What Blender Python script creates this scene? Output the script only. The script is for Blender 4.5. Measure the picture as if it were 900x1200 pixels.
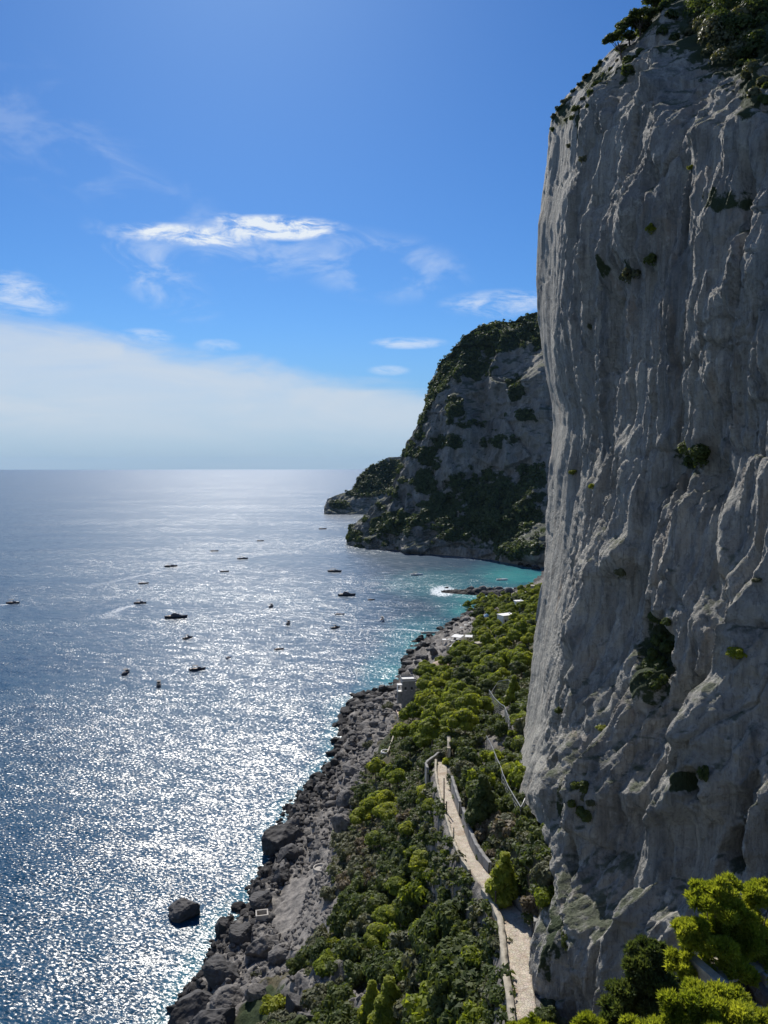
import bpy, bmesh, math, random
import numpy as np
from math import radians as R, sin, cos, tan, pi, atan2, sqrt

S = bpy.context.scene
for o in list(bpy.data.objects): bpy.data.objects.remove(o)
COL = S.collection
rng = np.random.default_rng(7)
random.seed(7)

# ---------------------------------------------------------------- camera
CAM_H = 120.0
FOC = 870.0                       # focal length in photograph pixels (900 x 1200)
PITCH = R(3.5)
cd = bpy.data.cameras.new("camera"); cam = bpy.data.objects.new("camera", cd); COL.objects.link(cam)
cam.location = (0, 0, CAM_H); cam.rotation_euler = (R(90) - PITCH, 0, 0)
cd.sensor_fit = 'HORIZONTAL'; cd.sensor_width = 36; cd.lens = 36 * FOC / 900
cd.clip_start = 0.5; cd.clip_end = 200000
S.camera = cam

# ---------------------------------------------------------------- light
SUN_AZ, SUN_EL = -11.0, 41.0      # degrees from +Y, negative to the left
SKY_STRENGTH = 0.085
w = bpy.data.worlds.new("World"); S.world = w; w.use_nodes = True
sd = bpy.data.lights.new("sun", 'SUN'); sun = bpy.data.objects.new("sun", sd); COL.objects.link(sun)
sd.energy = 4.2; sd.angle = R(0.53); sd.color = (1.0, 0.95, 0.87)
sun.rotation_euler = (R(90 - SUN_EL), 0, R(180 - SUN_AZ))
S.view_settings.view_transform = 'Standard'; S.view_settings.look = 'None'
S.view_settings.exposure = 0.42; S.view_settings.gamma = 1.0
S.cycles.use_denoising = True
S.cycles.max_bounces = 6; S.cycles.diffuse_bounces = 3; S.cycles.glossy_bounces = 2
S.cycles.transparent_max_bounces = 12; S.cycles.volume_bounces = 0

# ---------------------------------------------------------------- node helper
class NT:
    def __init__(s, tree): s.t = tree; s.n = tree.nodes; s.l = tree.links
    def node(s, typ, **kw):
        n = s.n.new(typ)
        for k, v in kw.items():
            if k == 'inputs':
                for i, val in v.items(): s.put(n.inputs[i], val)
            else: setattr(n, k, v)
        return n
    def put(s, sock, val):
        if isinstance(val, bpy.types.NodeSocket): s.l.new(val, sock)
        elif isinstance(val, bpy.types.Node): s.l.new(val.outputs[0], sock)
        else:
            if sock.type == 'RGBA' and len(val) == 3: val = (*val, 1)
            sock.default_value = val
    def math(s, op, a, b=0.0, c=None, clamp=False):
        n = s.n.new('ShaderNodeMath'); n.operation = op; n.use_clamp = clamp
        s.put(n.inputs[0], a); s.put(n.inputs[1], b)
        if c is not None: s.put(n.inputs[2], c)
        return n.outputs[0]
    def vmath(s, op, a, b=(0, 0, 0)):
        n = s.n.new('ShaderNodeVectorMath'); n.operation = op
        s.put(n.inputs[0], a); s.put(n.inputs[1], b); return n.outputs[0]
    def mix(s, f, a, b, blend='MIX'):
        n = s.n.new('ShaderNodeMix'); n.data_type = 'RGBA'; n.blend_type = blend; n.clamp_factor = True
        s.put(n.inputs[0], f); s.put(n.inputs[6], a); s.put(n.inputs[7], b); return n.outputs[2]
    def rng(s, v, a, b, c=0.0, d=1.0, smooth=True):
        n = s.n.new('ShaderNodeMapRange'); n.interpolation_type = 'SMOOTHSTEP' if smooth else 'LINEAR'
        for i, q in enumerate((v, a, b, c, d)): s.put(n.inputs[i], q)
        return n.outputs[0]
    def noise(s, vec, scale, detail=4, rough=0.55, dist=0.0, kind='FBM'):
        n = s.n.new('ShaderNodeTexNoise'); n.noise_dimensions = '3D'; n.noise_type = kind
        s.put(n.inputs['Vector'], vec); s.put(n.inputs['Scale'], scale); s.put(n.inputs['Detail'], detail)
        s.put(n.inputs['Roughness'], rough); s.put(n.inputs['Distortion'], dist); return n.outputs['Fac']
    def scale(s, vec, sc):
        n = s.n.new('ShaderNodeMapping'); s.put(n.inputs[0], vec); n.inputs['Scale'].default_value = sc; return n.outputs[0]
    def attr(s, name): 
        n = s.n.new('ShaderNodeAttribute'); n.attribute_name = name; return n.outputs['Fac']

def px_azel(px, py):
    x, y = (px - 450) / FOC, (600 - py) / FOC
    Y = cos(PITCH) + y * sin(PITCH); Z = -sin(PITCH) + y * cos(PITCH)
    return atan2(x, Y), atan2(Z, math.hypot(x, Y))

def build_world():
    t = NT(w.node_tree); t.n.clear()
    sky = t.node('ShaderNodeTexSky', sky_type='NISHITA', sun_disc=False, sun_elevation=R(SUN_EL), sun_rotation=R(SUN_AZ),
                 altitude=100, air_density=1.0, dust_density=0.25, ozone_density=2.5)
    tc = t.node('ShaderNodeTexCoord'); d = tc.outputs['Generated']
    sep = t.node('ShaderNodeSeparateXYZ', inputs={0: d}); x, y, z = sep.outputs
    az = t.math('ARCTAN2', x, y)
    hor = t.math('SQRT', t.math('ADD', t.math('MULTIPLY', x, x), t.math('MULTIPLY', y, y)))
    el = t.math('ARCTAN2', z, hor)
    comb = t.node('ShaderNodeCombineXYZ', inputs={0: az, 1: el}).outputs[0]
    n1 = t.noise(t.scale(comb, (3.0, 14.0, 1)), 1.6, 6, 0.6, 0.6)
    n2 = t.math('ADD', t.math('MULTIPLY', t.math('SUBTRACT', t.noise(t.scale(comb, (8.0, 24.0, 1)), 2.2, 9, 0.66, 0.45), 0.5), 2.4), 0.5)
    n3 = t.math('ADD', t.math('MULTIPLY', t.math('SUBTRACT', t.noise(t.scale(comb, (5.0, 11.0, 1)), 2.0, 9, 0.60, 0.7), 0.5), 2.4), 0.5)
    # bank of thin cloud along the horizon, its upper edge sinking to the right
    edge = t.math('ADD', 0.131, t.math('MULTIPLY', t.math('ADD', az, 0.12), -0.145))
    edge = t.math('MAXIMUM', edge, 0.03)
    edge = t.math('ADD', edge, t.math('ADD', t.math('MULTIPLY', t.math('SUBTRACT', n1, 0.5), 0.05), t.math('MULTIPLY', t.math('SUBTRACT', n3, 0.5), 0.012)))
    up = t.rng(t.math('SUBTRACT', edge, el), -0.008, 0.030)
    streak = t.rng(n1, 0.25, 0.75, 0.72, 1.0)
    low = t.rng(el, 0.005, 0.075, 0.45, 1.0)
    bank = t.math('MULTIPLY', t.math('MULTIPLY', up, streak), low)
    col = t.node('ShaderNodeHueSaturation', inputs={'Hue': 0.5, 'Saturation': 1.22, 'Value': 1.0, 'Color': sky.outputs[0]}).outputs[0]
    col = t.mix(1.0, col, (0.40, 0.62, 0.86), 'MULTIPLY')
    hz = t.rng(el, 0.0, 0.20, 1.0, 0.0)
    col = t.mix(t.math('MULTIPLY', hz, 0.75), col, (1.9, 3.5, 5.7))
    col = t.mix(t.math('MULTIPLY', bank, 0.88), col, (5.6, 6.2, 6.9))
    def puff(cx, cy, rx, ry, strength, nz, lo, hi, tilt=0.0, color=(7.0, 7.6, 8.3)):
        nonlocal col
        a0, e0 = px_azel(cx, cy)
        da = t.math('SUBTRACT', az, a0); de = t.math('SUBTRACT', el, e0)
        de = t.math('SUBTRACT', de, t.math('MULTIPLY', da, tilt))
        q = t.math('ADD', t.math('POWER', t.math('ABSOLUTE', t.math('DIVIDE', da, rx / FOC)), 2.0),
                   t.math('POWER', t.math('ABSOLUTE', t.math('DIVIDE', de, ry / FOC)), 2.0))
        m = t.rng(q, 0.0, 1.0, 1.0, 0.0)
        v = t.math('MULTIPLY', t.math('MULTIPLY', t.rng(nz, lo, hi), m), strength * 1.5, clamp=True)
        col = t.mix(v, col, color)
    puff(222, 276, 92, 13, 1.0, n2, 0.22, 0.9)
    puff(325, 267, 88, 15, 1.4, n2, 0.16, 0.95, 0.02)
    puff(275, 262, 24, 12, .8, n2, 0.1, 0.8, -.2)
    puff(270, 288, 140, 36, 0.2, n3, 0.35, 1.0, -0.1)
    puff(445, 312, 120, 44, 0.26, n3, 0.30, 1.0, -0.1)
    puff(180, 320, 80, 44, 0.30, n3, 0.35, 1.0, -0.5)
    puff(588, 356, 80, 18, 0.40, n2, 0.2, 0.9)
    puff(478, 402, 52, 8, 0.42, n2, 0.1, 0.8)
    puff(456, 434, 28, 7, 0.3, n2, 0.1, 0.8)
    puff(0, 338, 75, 28, 0.42, n2, 0.2, 0.9, -0.2)
    puff(172, 394, 34, 10, 0.3, n2, 0.1, 0.8)
    puff(255, 405, 30, 9, 0.22, n2, 0.1, 0.8)
    puff(30, 140, 150, 70, 0.10, n3, 0.3, 1.0, -0.3)
    puff(170, 222, 110, 34, 0.07, n3, 0.3, 1.0, -0.3)
    # the same thin cirrus elsewhere round the sky
    cir = t.math('MULTIPLY', t.rng(n3, 0.60, 0.85, 0.0, 0.30), t.rng(t.math('ABSOLUTE', az), 0.75, 1.2))
    col = t.mix(cir, col, (7, 8, 9))
    bg = t.node('ShaderNodeBackground', inputs={0: col, 1: SKY_STRENGTH})
    out = t.node('ShaderNodeOutputWorld', inputs={0: bg.outputs[0]})
build_world()

# ---------------------------------------------------------------- projection helpers
CP, SP = cos(PITCH), sin(PITCH)
def P(px, py, D):
    px, py, D = np.broadcast_arrays(np.asarray(px, float), np.asarray(py, float), np.asarray(D, float))
    xc = (px - 450) / FOC * D; yc = (600 - py) / FOC * D
    return np.stack([xc, D * CP + yc * SP, CAM_H - D * SP + yc * CP], -1)
def PZ(px, py, z):
    px, py, z = np.broadcast_arrays(np.asarray(px, float), np.asarray(py, float), np.asarray(z, float))
    k = -SP + (600 - py) / FOC * CP
    return P(px, py, (z - CAM_H) / k)
def proj(p):
    p = np.asarray(p, float); dz = p[..., 2] - CAM_H
    D = p[..., 1] * CP - dz * SP; yc = p[..., 1] * SP + dz * CP
    return 450 + FOC * p[..., 0] / D, 600 - FOC * yc / D, D

# ---------------------------------------------------------------- numpy noise
def _h(i, j, k, s):
    with np.errstate(over='ignore'):
        n = i.astype(np.uint32) * np.uint32(374761393) + j.astype(np.uint32) * np.uint32(668265263) + k.astype(np.uint32) * np.uint32(2147483647) + np.uint32((s * 1274126177) & 0xffffffff)
        n = (n ^ (n >> np.uint32(13))) * np.uint32(1274126177)
        n = (n ^ (n >> np.uint32(15))) * np.uint32(2246822519)
        n = n ^ (n >> np.uint32(16))
    return n.astype(np.float64) / 4294967295.0
def vn(x, y, z, s=0):
    x, y, z = np.broadcast_arrays(x, y, z)
    i, j, k = np.floor(x).astype(np.int64), np.floor(y).astype(np.int64), np.floor(z).astype(np.int64)
    fx, fy, fz = x - i, y - j, z - k
    fx, fy, fz = [f * f * f * (f * (f * 6 - 15) + 10) for f in (fx, fy, fz)]
    r = 0
    for a in (0, 1):
        for b in (0, 1):
            for c in (0, 1):
                r = r + _h(i + a, j + b, k + c, s) * (fx if a else 1 - fx) * (fy if b else 1 - fy) * (fz if c else 1 - fz)
    return r * 2 - 1
def fbm(x, y, z, o=4, g=0.5, s=0, ridged=False):
    t = 0; a = 1; n = 0
    for q in range(o):
        v = vn(x * 2 ** q + 7.3 * q, y * 2 ** q + 3.1 * q, z * 2 ** q, s + q)
        if ridged: v = 1 - 2 * np.abs(v)
        t = t + v * a; n += a; a *= g
    return t / n
def sst(v, a, b):
    t = np.clip((v - a) / (b - a), 0, 1); return t * t * (3 - 2 * t)
def worley2(x, y, s):
    i, j = np.floor(x).astype(np.int64), np.floor(y).astype(np.int64)
    best = np.full(x.shape, 9.0); val = np.zeros(x.shape); b2 = np.full(x.shape, 9.0)
    for a in (-1, 0, 1):
        for b in (-1, 0, 1):
            k = np.zeros_like(i)
            cx = i + a + 0.15 + 0.7 * _h(i + a, j + b, k, s); cy = j + b + 0.15 + 0.7 * _h(i + a, j + b, k, s + 1)
            d = np.hypot(x - cx, y - cy); m = d < best
            b2 = np.where(m, best, np.minimum(b2, d)); best = np.where(m, d, best)
            val = np.where(m, _h(i + a, j + b, k, s + 2), val)
    return best, b2, val

# ---------------------------------------------------------------- object helpers
def link(o, parent=None):
    COL.objects.link(o)
    if parent is not None: o.parent = parent
    return o
def tag(o, label=None, cat=None, group=None, kind=None):
    if label: o['label'] = label
    if cat: o['category'] = cat
    if group: o['group'] = group
    if kind: o['kind'] = kind
    return o
def mesh_np(name, V, F, mat=None, smooth=False, attrs=None):
    """V (n,3); F (m,k) int array of equal-sided faces"""
    V = np.ascontiguousarray(V, np.float32); F = np.ascontiguousarray(F, np.int32)
    me = bpy.data.meshes.new(name); k = F.shape[1]
    me.vertices.add(len(V)); me.vertices.foreach_set('co', V.ravel())
    me.loops.add(F.size); me.loops.foreach_set('vertex_index', F.ravel())
    me.polygons.add(len(F)); me.polygons.foreach_set('loop_start', np.arange(0, F.size, k, dtype=np.int32))
    me.update(calc_edges=True)
    if smooth: me.polygons.foreach_set('use_smooth', np.ones(len(F), bool))
    for n, v in (attrs or {}).items():
        a = me.attributes.new(n, 'FLOAT', 'POINT'); a.data.foreach_set('value', np.ascontiguousarray(v, np.float32).ravel())
    if mat: me.materials.append(mat)
    me.validate(); return me
def grid_faces(r, c, flip=False):
    i = np.arange(r - 1)[:, None] * c + np.arange(c - 1)[None]
    f = np.stack([i, i + 1, i + c + 1, i + c], -1).reshape(-1, 4)
    return f[:, ::-1] if flip else f
def ob(name, me, parent=None, loc=None):
    o = bpy.data.objects.new(name, me); link(o, parent)
    if loc is not None: o.location = loc
    return o
def empty(name, loc=(0, 0, 0), rz=0.0):
    o = bpy.data.objects.new(name, None); link(o); o.location = loc; o.rotation_euler = (0, 0, rz); o.empty_display_size = 0.3
    return o
class MB:
    """collects shapes of ONE part"""
    def __init__(s): s.bm = bmesh.new()
    def box(s, c, d, rz=0.0, bev=0.0, taper=1.0):
        vs = []
        for z in (-1, 1):
            for x, y in ((-1, -1), (1, -1), (1, 1), (-1, 1)):
                k = taper if z > 0 else 1.0
                X, Y = x * d[0] / 2 * k, y * d[1] / 2 * k
                vs.append(s.bm.verts.new((c[0] + X * cos(rz) - Y * sin(rz), c[1] + X * sin(rz) + Y * cos(rz), c[2] + z * d[2] / 2)))
        fs = [s.bm.faces.new([vs[i] for i in q]) for q in ((3, 2, 1, 0), (4, 5, 6, 7), (0, 1, 5, 4), (1, 2, 6, 5), (2, 3, 7, 6), (3, 0, 4, 7))]
        if bev:
            es = list({e for f in fs for e in f.edges})
            bmesh.ops.bevel(s.bm, geom=es, offset=bev, segments=1, affect='EDGES')
        return s
    def tube(s, pts, r0, r1=None, seg=7, cap=True):
        r1 = r0 if r1 is None else r1; rings = []; n = len(pts)
        pts = [np.array(p, float) for p in pts]
        for i, p in enumerate(pts):
            d = pts[min(i + 1, n - 1)] - pts[max(i - 1, 0)]; d = d / (np.linalg.norm(d) + 1e-9)
            a = np.cross(d, (0, 0, 1) if abs(d[2]) < 0.9 else (1, 0, 0)); a /= np.linalg.norm(a); b = np.cross(d, a)
            r = r0 + (r1 - r0) * i / max(1, n - 1)
            rings.append([s.bm.verts.new(p + r * (cos(2 * pi * k / seg) * a + sin(2 * pi * k / seg) * b)) for k in range(seg)])
        for A, B in zip(rings, rings[1:]):
            for k in range(seg): s.bm.faces.new((A[k], A[(k + 1) % seg], B[(k + 1) % seg], B[k]))
        if cap: s.bm.faces.new(rings[0][::-1]); s.bm.faces.new(rings[-1])
        return s
    def lathe(s, c, prof, seg=20):
        rings = [[s.bm.verts.new((c[0] + r * cos(2 * pi * k / seg), c[1] + r * sin(2 * pi * k / seg), c[2] + z)) for k in range(seg)] for r, z in prof]
        for A, B in zip(rings, rings[1:]):
            for k in range(seg): s.bm.faces.new((A[k], A[(k + 1) % seg], B[(k + 1) % seg], B[k]))
        s.bm.faces.new(rings[0][::-1]); s.bm.faces.new(rings[-1]); return s
    def poly(s, pts): s.bm.faces.new([s.bm.verts.new(p) for p in pts]); return s
    def mesh(s, name, mat, smooth=False):
        bmesh.ops.recalc_face_normals(s.bm, faces=s.bm.faces)
        me = bpy.data.meshes.new(name); s.bm.to_mesh(me); s.bm.free()
        me.materials.append(mat)
        if smooth:
            for p in me.polygons: p.use_smooth = True
        return me
    def build(s, name, mat, parent=None, smooth=False, loc=None): return ob(name, s.mesh(name, mat, smooth), parent, loc)

# ---------------------------------------------------------------- materials
def mat(name):
    m = bpy.data.materials.new(name); m.use_nodes = True; t = NT(m.node_tree); t.n.clear()
    b = t.node('ShaderNodeBsdfPrincipled'); o = t.node('ShaderNodeOutputMaterial', inputs={0: b.outputs[0]})
    return m, t, b, o
def plain(name, col, rough=0.7, var=0.25, scale=1.5, metal=0.0, bump=0.0):
    m, t, b, o = mat(name); g = t.node('ShaderNodeTexCoord').outputs['Object']
    n = t.noise(g, scale, 5, 0.6); n2 = t.noise(g, scale * 6, 3, 0.6)
    c0 = tuple(c * (1 - var) for c in col); c1 = tuple(min(1, c * (1 + var)) for c in col)
    c = t.mix(t.rng(t.math('ADD', t.math('MULTIPLY', n, 0.65), t.math('MULTIPLY', n2, 0.35)), 0.3, 0.7), c0, c1)
    t.put(b.inputs['Base Color'], c); b.inputs['Roughness'].default_value = rough; b.inputs['Metallic'].default_value = metal
    if bump:
        bp = t.node('ShaderNodeBump', inputs={'Strength': bump, 'Distance': 0.05, 'Height': n2}); t.put(b.inputs['Normal'], bp.outputs[0])
    return m

def mat_cliff(name, far=1.0, veg=False, dark=1.0):
    """limestone: pale grey with vertical rain streaks, rusty and black stains"""
    m, t, b, o = mat(name); g = t.node('ShaderNodeNewGeometry'); p = g.outputs['Position']
    f = 1.0 / far
    big = t.noise(t.scale(p, (0.03 * f, 0.03 * f, 0.018 * f)), 1, 4, 0.6)
    st = t.noise(t.scale(p, (0.55 * f, 0.55 * f, 0.035 * f)), 1.0, 6, 0.62, 0.5)
    st2 = t.noise(t.scale(p, (2.1 * f, 2.1 * f, 0.16 * f)), 1.0, 5, 0.65, 0.4)
    iso = t.noise(p, 0.55 * f, 8, 0.66)
    fine = t.noise(p, 2.6 * f, 6, 0.7)
    c = t.mix(t.rng(t.math('ADD', t.math('MULTIPLY', st, 0.55), t.math('MULTIPLY', big, 0.45)), 0.34, 0.66), (0.255 * dark, 0.25 * dark, 0.232 * dark), (0.58 * dark, 0.55 * dark, 0.475 * dark))
    c = t.mix(t.math('MULTIPLY', t.rng(iso, 0.52, 0.70), 0.55), c, (0.68 * dark, 0.66 * dark, 0.58 * dark))
    c = t.mix(t.math('MULTIPLY', t.rng(st2, 0.50, 0.70), 0.60), c, (0.13 * dark, 0.13 * dark, 0.125 * dark))
    c = t.mix(t.math('MULTIPLY', t.rng(fine, 0.50, 0.68), 0.35), c, (0.11 * dark, 0.11 * dark, 0.11 * dark))
    rust = t.math('MULTIPLY', t.rng(t.noise(t.scale(p, (0.22 * f, 0.22 * f, 0.07 * f)), 1, 5, 0.6, 1.0), 0.54, 0.72), 0.5 if far < 2 else 0.12)
    c = t.mix(rust, c, (0.40, 0.31, 0.225))
    c = t.mix(t.math('MULTIPLY', t.rng(big, 0.48, 0.64), 0.5), c, (0.16 * dark, 0.165 * dark, 0.16 * dark))
    wst = t.rng(t.noise(t.scale(p, (0.30 * f, 0.30 * f, 0.010 * f)), 1.0, 4, 0.6, 0.3), 0.53, 0.66)
    c = t.mix(t.math('MULTIPLY', wst, t.rng(iso, .35, .6, .25, .7)), c, (0.10 * dark, 0.105 * dark, 0.105 * dark))
    # lichen and thin scrub where the rock leans back
    nz = t.node('ShaderNodeSeparateXYZ', inputs={0: g.outputs['Normal']}).outputs[2]
    gr = t.math('MULTIPLY', t.rng(t.math('ADD', nz, t.math('MULTIPLY', t.math('SUBTRACT', iso, 0.5), 1.2)), 0.60, 0.95), 0.8)
    c = t.mix(gr, c, (0.055, 0.075, 0.03))
    if veg:
        v = t.attr('veg'); c = t.mix(t.rng(t.math('ADD', v, t.math('MULTIPLY', t.math('SUBTRACT', iso, 0.5), 1.3)), 0.42, 0.58), c, (0.05, 0.068, 0.032))
    t.put(b.inputs['Base Color'], c); b.inputs['Roughness'].default_value = 0.9; b.inputs['Specular IOR Level'].default_value = 0.25
    h = t.math('ADD', t.math('MULTIPLY', iso, 1.2), t.math('ADD', t.math('MULTIPLY', st2, 0.5), t.math('MULTIPLY', fine, 0.5)))
    bp = t.node('ShaderNodeBump', inputs={'Strength': 1.0, 'Distance': 0.9 * far, 'Height': h}); t.put(b.inputs['Normal'], bp.outputs[0])
    return m

def mat_terrain():
    m, t, b, o = mat('hillside'); g = t.node('ShaderNodeNewGeometry'); p = g.outputs['Position']
    z = t.node('ShaderNodeSeparateXYZ', inputs={0: p}).outputs[2]
    iso = t.noise(p, 0.45, 8, 0.68); fine = t.noise(p, 2.2, 6, 0.7); big = t.noise(p, 0.06, 4, 0.5)
    rock = t.mix(t.rng(iso, 0.3, 0.7), (0.08, 0.076, 0.074), (0.32, 0.295, 0.265))
    rock = t.mix(t.math('MULTIPLY', t.rng(fine, 0.5, 0.7), 0.5), rock, (0.09, 0.085, 0.085))
    wet = t.rng(t.math('ADD', z, t.math('MULTIPLY', t.math('SUBTRACT', iso, 0.5), 5.0)), 0.8, 4.6, 1.0, 0.0)
    rock = t.mix(t.math('MULTIPLY', wet, 0.88), rock, (0.022, 0.02, 0.021))
    soil = t.mix(t.rng(fine, 0.35, 0.65), (0.055, 0.055, 0.03), (0.13, 0.11, 0.07))
    soil = t.mix(t.rng(big, 0.5, 0.62), soil, (0.035, 0.05, 0.02))
    v = t.attr('veg'); c = t.mix(t.rng(t.math('ADD', v, t.math('MULTIPLY', t.math('SUBTRACT', iso, 0.5), 1.4)), 0.4, 0.6), rock, soil)
    t.put(b.inputs['Base Color'], c); b.inputs['Roughness'].default_value = 0.92; b.inputs['Specular IOR Level'].default_value = 0.2
    h = t.math('ADD', iso, t.math('MULTIPLY', fine, 0.5))
    bp = t.node('ShaderNodeBump', inputs={'Strength': 0.9, 'Distance': 0.6, 'Height': h}); t.put(b.inputs['Normal'], bp.outputs[0])
    return m

def mat_rock():
    m, t, b, o = mat('shore_rock'); g = t.node('ShaderNodeNewGeometry'); p = g.outputs['Position']
    z = t.node('ShaderNodeSeparateXYZ', inputs={0: p}).outputs[2]; rnd = t.node('ShaderNodeObjectInfo').outputs['Random']
    iso = t.noise(p, 0.8, 8, 0.68); fine = t.noise(p, 4.0, 5, 0.7)
    c = t.mix(t.rng(iso, 0.3, 0.7), (0.06, 0.057, 0.055), (0.24, 0.22, 0.20))
    c = t.mix(t.math('MULTIPLY', t.rng(fine, 0.5, 0.7), 0.5), c, (0.07, 0.065, 0.065))
    c = t.mix(t.math('MULTIPLY', rnd, 0.5), c, (0.115, 0.11, 0.108))
    wet = t.rng(t.math('ADD', z, t.math('ADD', t.math('MULTIPLY', t.math('SUBTRACT', iso, 0.5), 4.0), t.math('MULTIPLY', rnd, -1.5))), 1.6, 6.2, 1.0, 0.0)
    c = t.mix(t.math('MULTIPLY', wet, 0.92), c, (0.016, 0.015, 0.016))
    t.put(b.inputs['Base Color'], c); t.put(b.inputs['Roughness'], 0.85); b.inputs['Specular IOR Level'].default_value = 0.25
    bp = t.node('ShaderNodeBump', inputs={'Strength': 0.9, 'Distance': 0.35, 'Height': t.math('ADD', iso, t.math('MULTIPLY', fine, 0.45))}); t.put(b.inputs['Normal'], bp.outputs[0])
    return m

def mat_leaf(name, dark, bright, trans=0.35, top=None):
    m = bpy.data.materials.new(name); m.use_nodes = True; t = NT(m.node_tree); t.n.clear()
    tint = t.attr('tint'); rnd = t.node('ShaderNodeObjectInfo').outputs['Random']
    p = t.node('ShaderNodeNewGeometry').outputs['Position']
    n = t.noise(p, 0.35, 3, 0.6)
    f = t.math('ADD', t.math('MULTIPLY', tint, 0.6), t.math('ADD', t.math('MULTIPLY', rnd, 0.3), t.math('MULTIPLY', t.math('SUBTRACT', n, 0.5), 1.0)), clamp=True)
    c = t.mix(f, dark, bright)
    d = t.node('ShaderNodeBsdfPrincipled', inputs={'Base Color': c, 'Roughness': 0.6, 'Specular IOR Level': 0.25})
    tr = t.node('ShaderNodeBsdfTranslucent', inputs={0: t.mix(1.0, c, (1.35, 1.3, 0.6), 'MULTIPLY')})
    mx = t.node('ShaderNodeMixShader', inputs={0: trans, 1: d.outputs[0], 2: tr.outputs[0]})
    t.node('ShaderNodeOutputMaterial', inputs={0: mx.outputs[0]})
    return m

M_CLIFF = mat_cliff('limestone_cliff', veg=True)
M_HEAD = mat_cliff('far_limestone', far=7.0, veg=True, dark=0.8)
M_TERR = mat_terrain()
M_ROCK = mat_rock()
M_PINE = mat_leaf('pine_needles', (0.09, 0.135, 0.018), (0.37, 0.42, 0.055), 0.56)
M_PINE_F = mat_leaf('bright_pine_needles', (0.15, 0.20, 0.022), (0.48, 0.50, 0.075), 0.62)
M_MACCHIA = mat_leaf('dark_macchia_leaves', (0.036, 0.066, 0.02), (0.16, 0.19, 0.055), 0.46)
M_OLIVE = mat_leaf('grey_olive_leaves', (0.07, 0.08, 0.04), (0.19, 0.19, 0.11), 0.3)
M_DRY = mat_leaf('dry_brown_scrub', (0.09, 0.072, 0.045), (0.26, 0.21, 0.135), 0.3)
M_LIME = mat_leaf('yellow_green_spurge', (0.13, 0.16, 0.015), (0.36, 0.38, 0.03), 0.40)
M_DKTREE = mat_leaf('dark_evergreen_leaves', (0.04, 0.068, 0.025), (0.15, 0.18, 0.06), 0.5)
M_FARVEG = mat_leaf('distant_scrub', (0.035, 0.06, 0.028), (0.12, 0.15, 0.06), 0.35)
M_BARK = plain('bark', (0.10, 0.075, 0.055), 0.9, 0.4, 3)
M_STONE = plain('pale_masonry', (0.36, 0.32, 0.25), 0.9, 0.3, 1.2, bump=0.6)
M_WALLG = plain('grey_retaining_masonry', (0.24, 0.235, 0.225), 0.92, 0.35, 0.8, bump=0.8)
M_WHITE = plain('whitewash', (0.74, 0.73, 0.70), 0.8, 0.08, 0.6)
M_PLAST = plain('weathered_plaster', (0.40, 0.37, 0.33), 0.9, 0.25, 0.5)
M_DECK = plain('pink_terrace_tiles', (0.58, 0.42, 0.35), 0.8, 0.12, 0.8)
M_BRICKR = plain('brown_red_deck', (0.22, 0.13, 0.11), 0.8, 0.25, 0.8)
M_STRAW = plain('straw_roof', (0.45, 0.34, 0.25), 0.95, 0.2, 1.5, bump=0.5)
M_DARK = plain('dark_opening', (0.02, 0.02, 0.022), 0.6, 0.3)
M_WOOD = plain('weathered_pole_wood', (0.07, 0.05, 0.04), 0.85, 0.3, 4)
M_STEEL = plain('galvanised_cable', (0.30, 0.31, 0.31), 0.5, 0.1, 2, metal=0.3)
M_NET = plain('net_wire', (0.30, 0.31, 0.31), 0.6, 0.2, 2, metal=0.2)
M_BLUE = plain('blue_canvas', (0.12, 0.28, 0.45), 0.7, 0.15)
M_HULLD = plain('dark_hull_paint', (0.035, 0.04, 0.055), 0.35, 0.3)
M_HULLW = plain('white_gelcoat', (0.78, 0.78, 0.77), 0.3, 0.05)
M_HULLB = plain('blue_hull_paint', (0.05, 0.12, 0.25), 0.35, 0.2)
M_TEAK = plain('teak_deck', (0.25, 0.15, 0.08), 0.6, 0.2)
M_CANV = plain('boat_canvas', (0.16, 0.15, 0.14), 0.8, 0.25)
M_CANVW = plain('pale_boat_canvas', (0.6, 0.58, 0.52), 0.8, 0.15)
M_GLASSD = plain('tinted_screen', (0.02, 0.03, 0.04), 0.08, 0.1)
M_SKIN = plain('sunbathing_cloth', (0.6, 0.25, 0.15), 0.8, 0.3)

def blobs(px, py, L, soft=0.6):
    m = np.zeros(np.shape(px))
    for cx, cy, rx, ry, s in L:
        q = np.hypot((px - cx) / rx, (py - cy) / ry)
        m = np.maximum(m, s * (1 - sst(q, 1 - soft, 1 + soft * 0.6)))
    return m
def seg_dist(px, py, pts):
    """distance, parameter value (linear in index) to a polyline"""
    best = np.full(np.shape(px), 1e9); par = np.zeros(np.shape(px)); side = np.zeros(np.shape(px))
    for i in range(len(pts) - 1):
        ax, ay = pts[i][:2]; bx, by = pts[i + 1][:2]; dx, dy = bx - ax, by - ay
        t = np.clip(((px - ax) * dx + (py - ay) * dy) / (dx * dx + dy * dy + 1e-9), 0, 1)
        d = np.hypot(px - ax - t * dx, py - ay - t * dy); m = d < best
        best = np.where(m, d, best); par = np.where(m, i + t, par)
        side = np.where(m, np.sign((px - ax) * dy - (py - ay) * dx), side)
    return best, par, side

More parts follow.
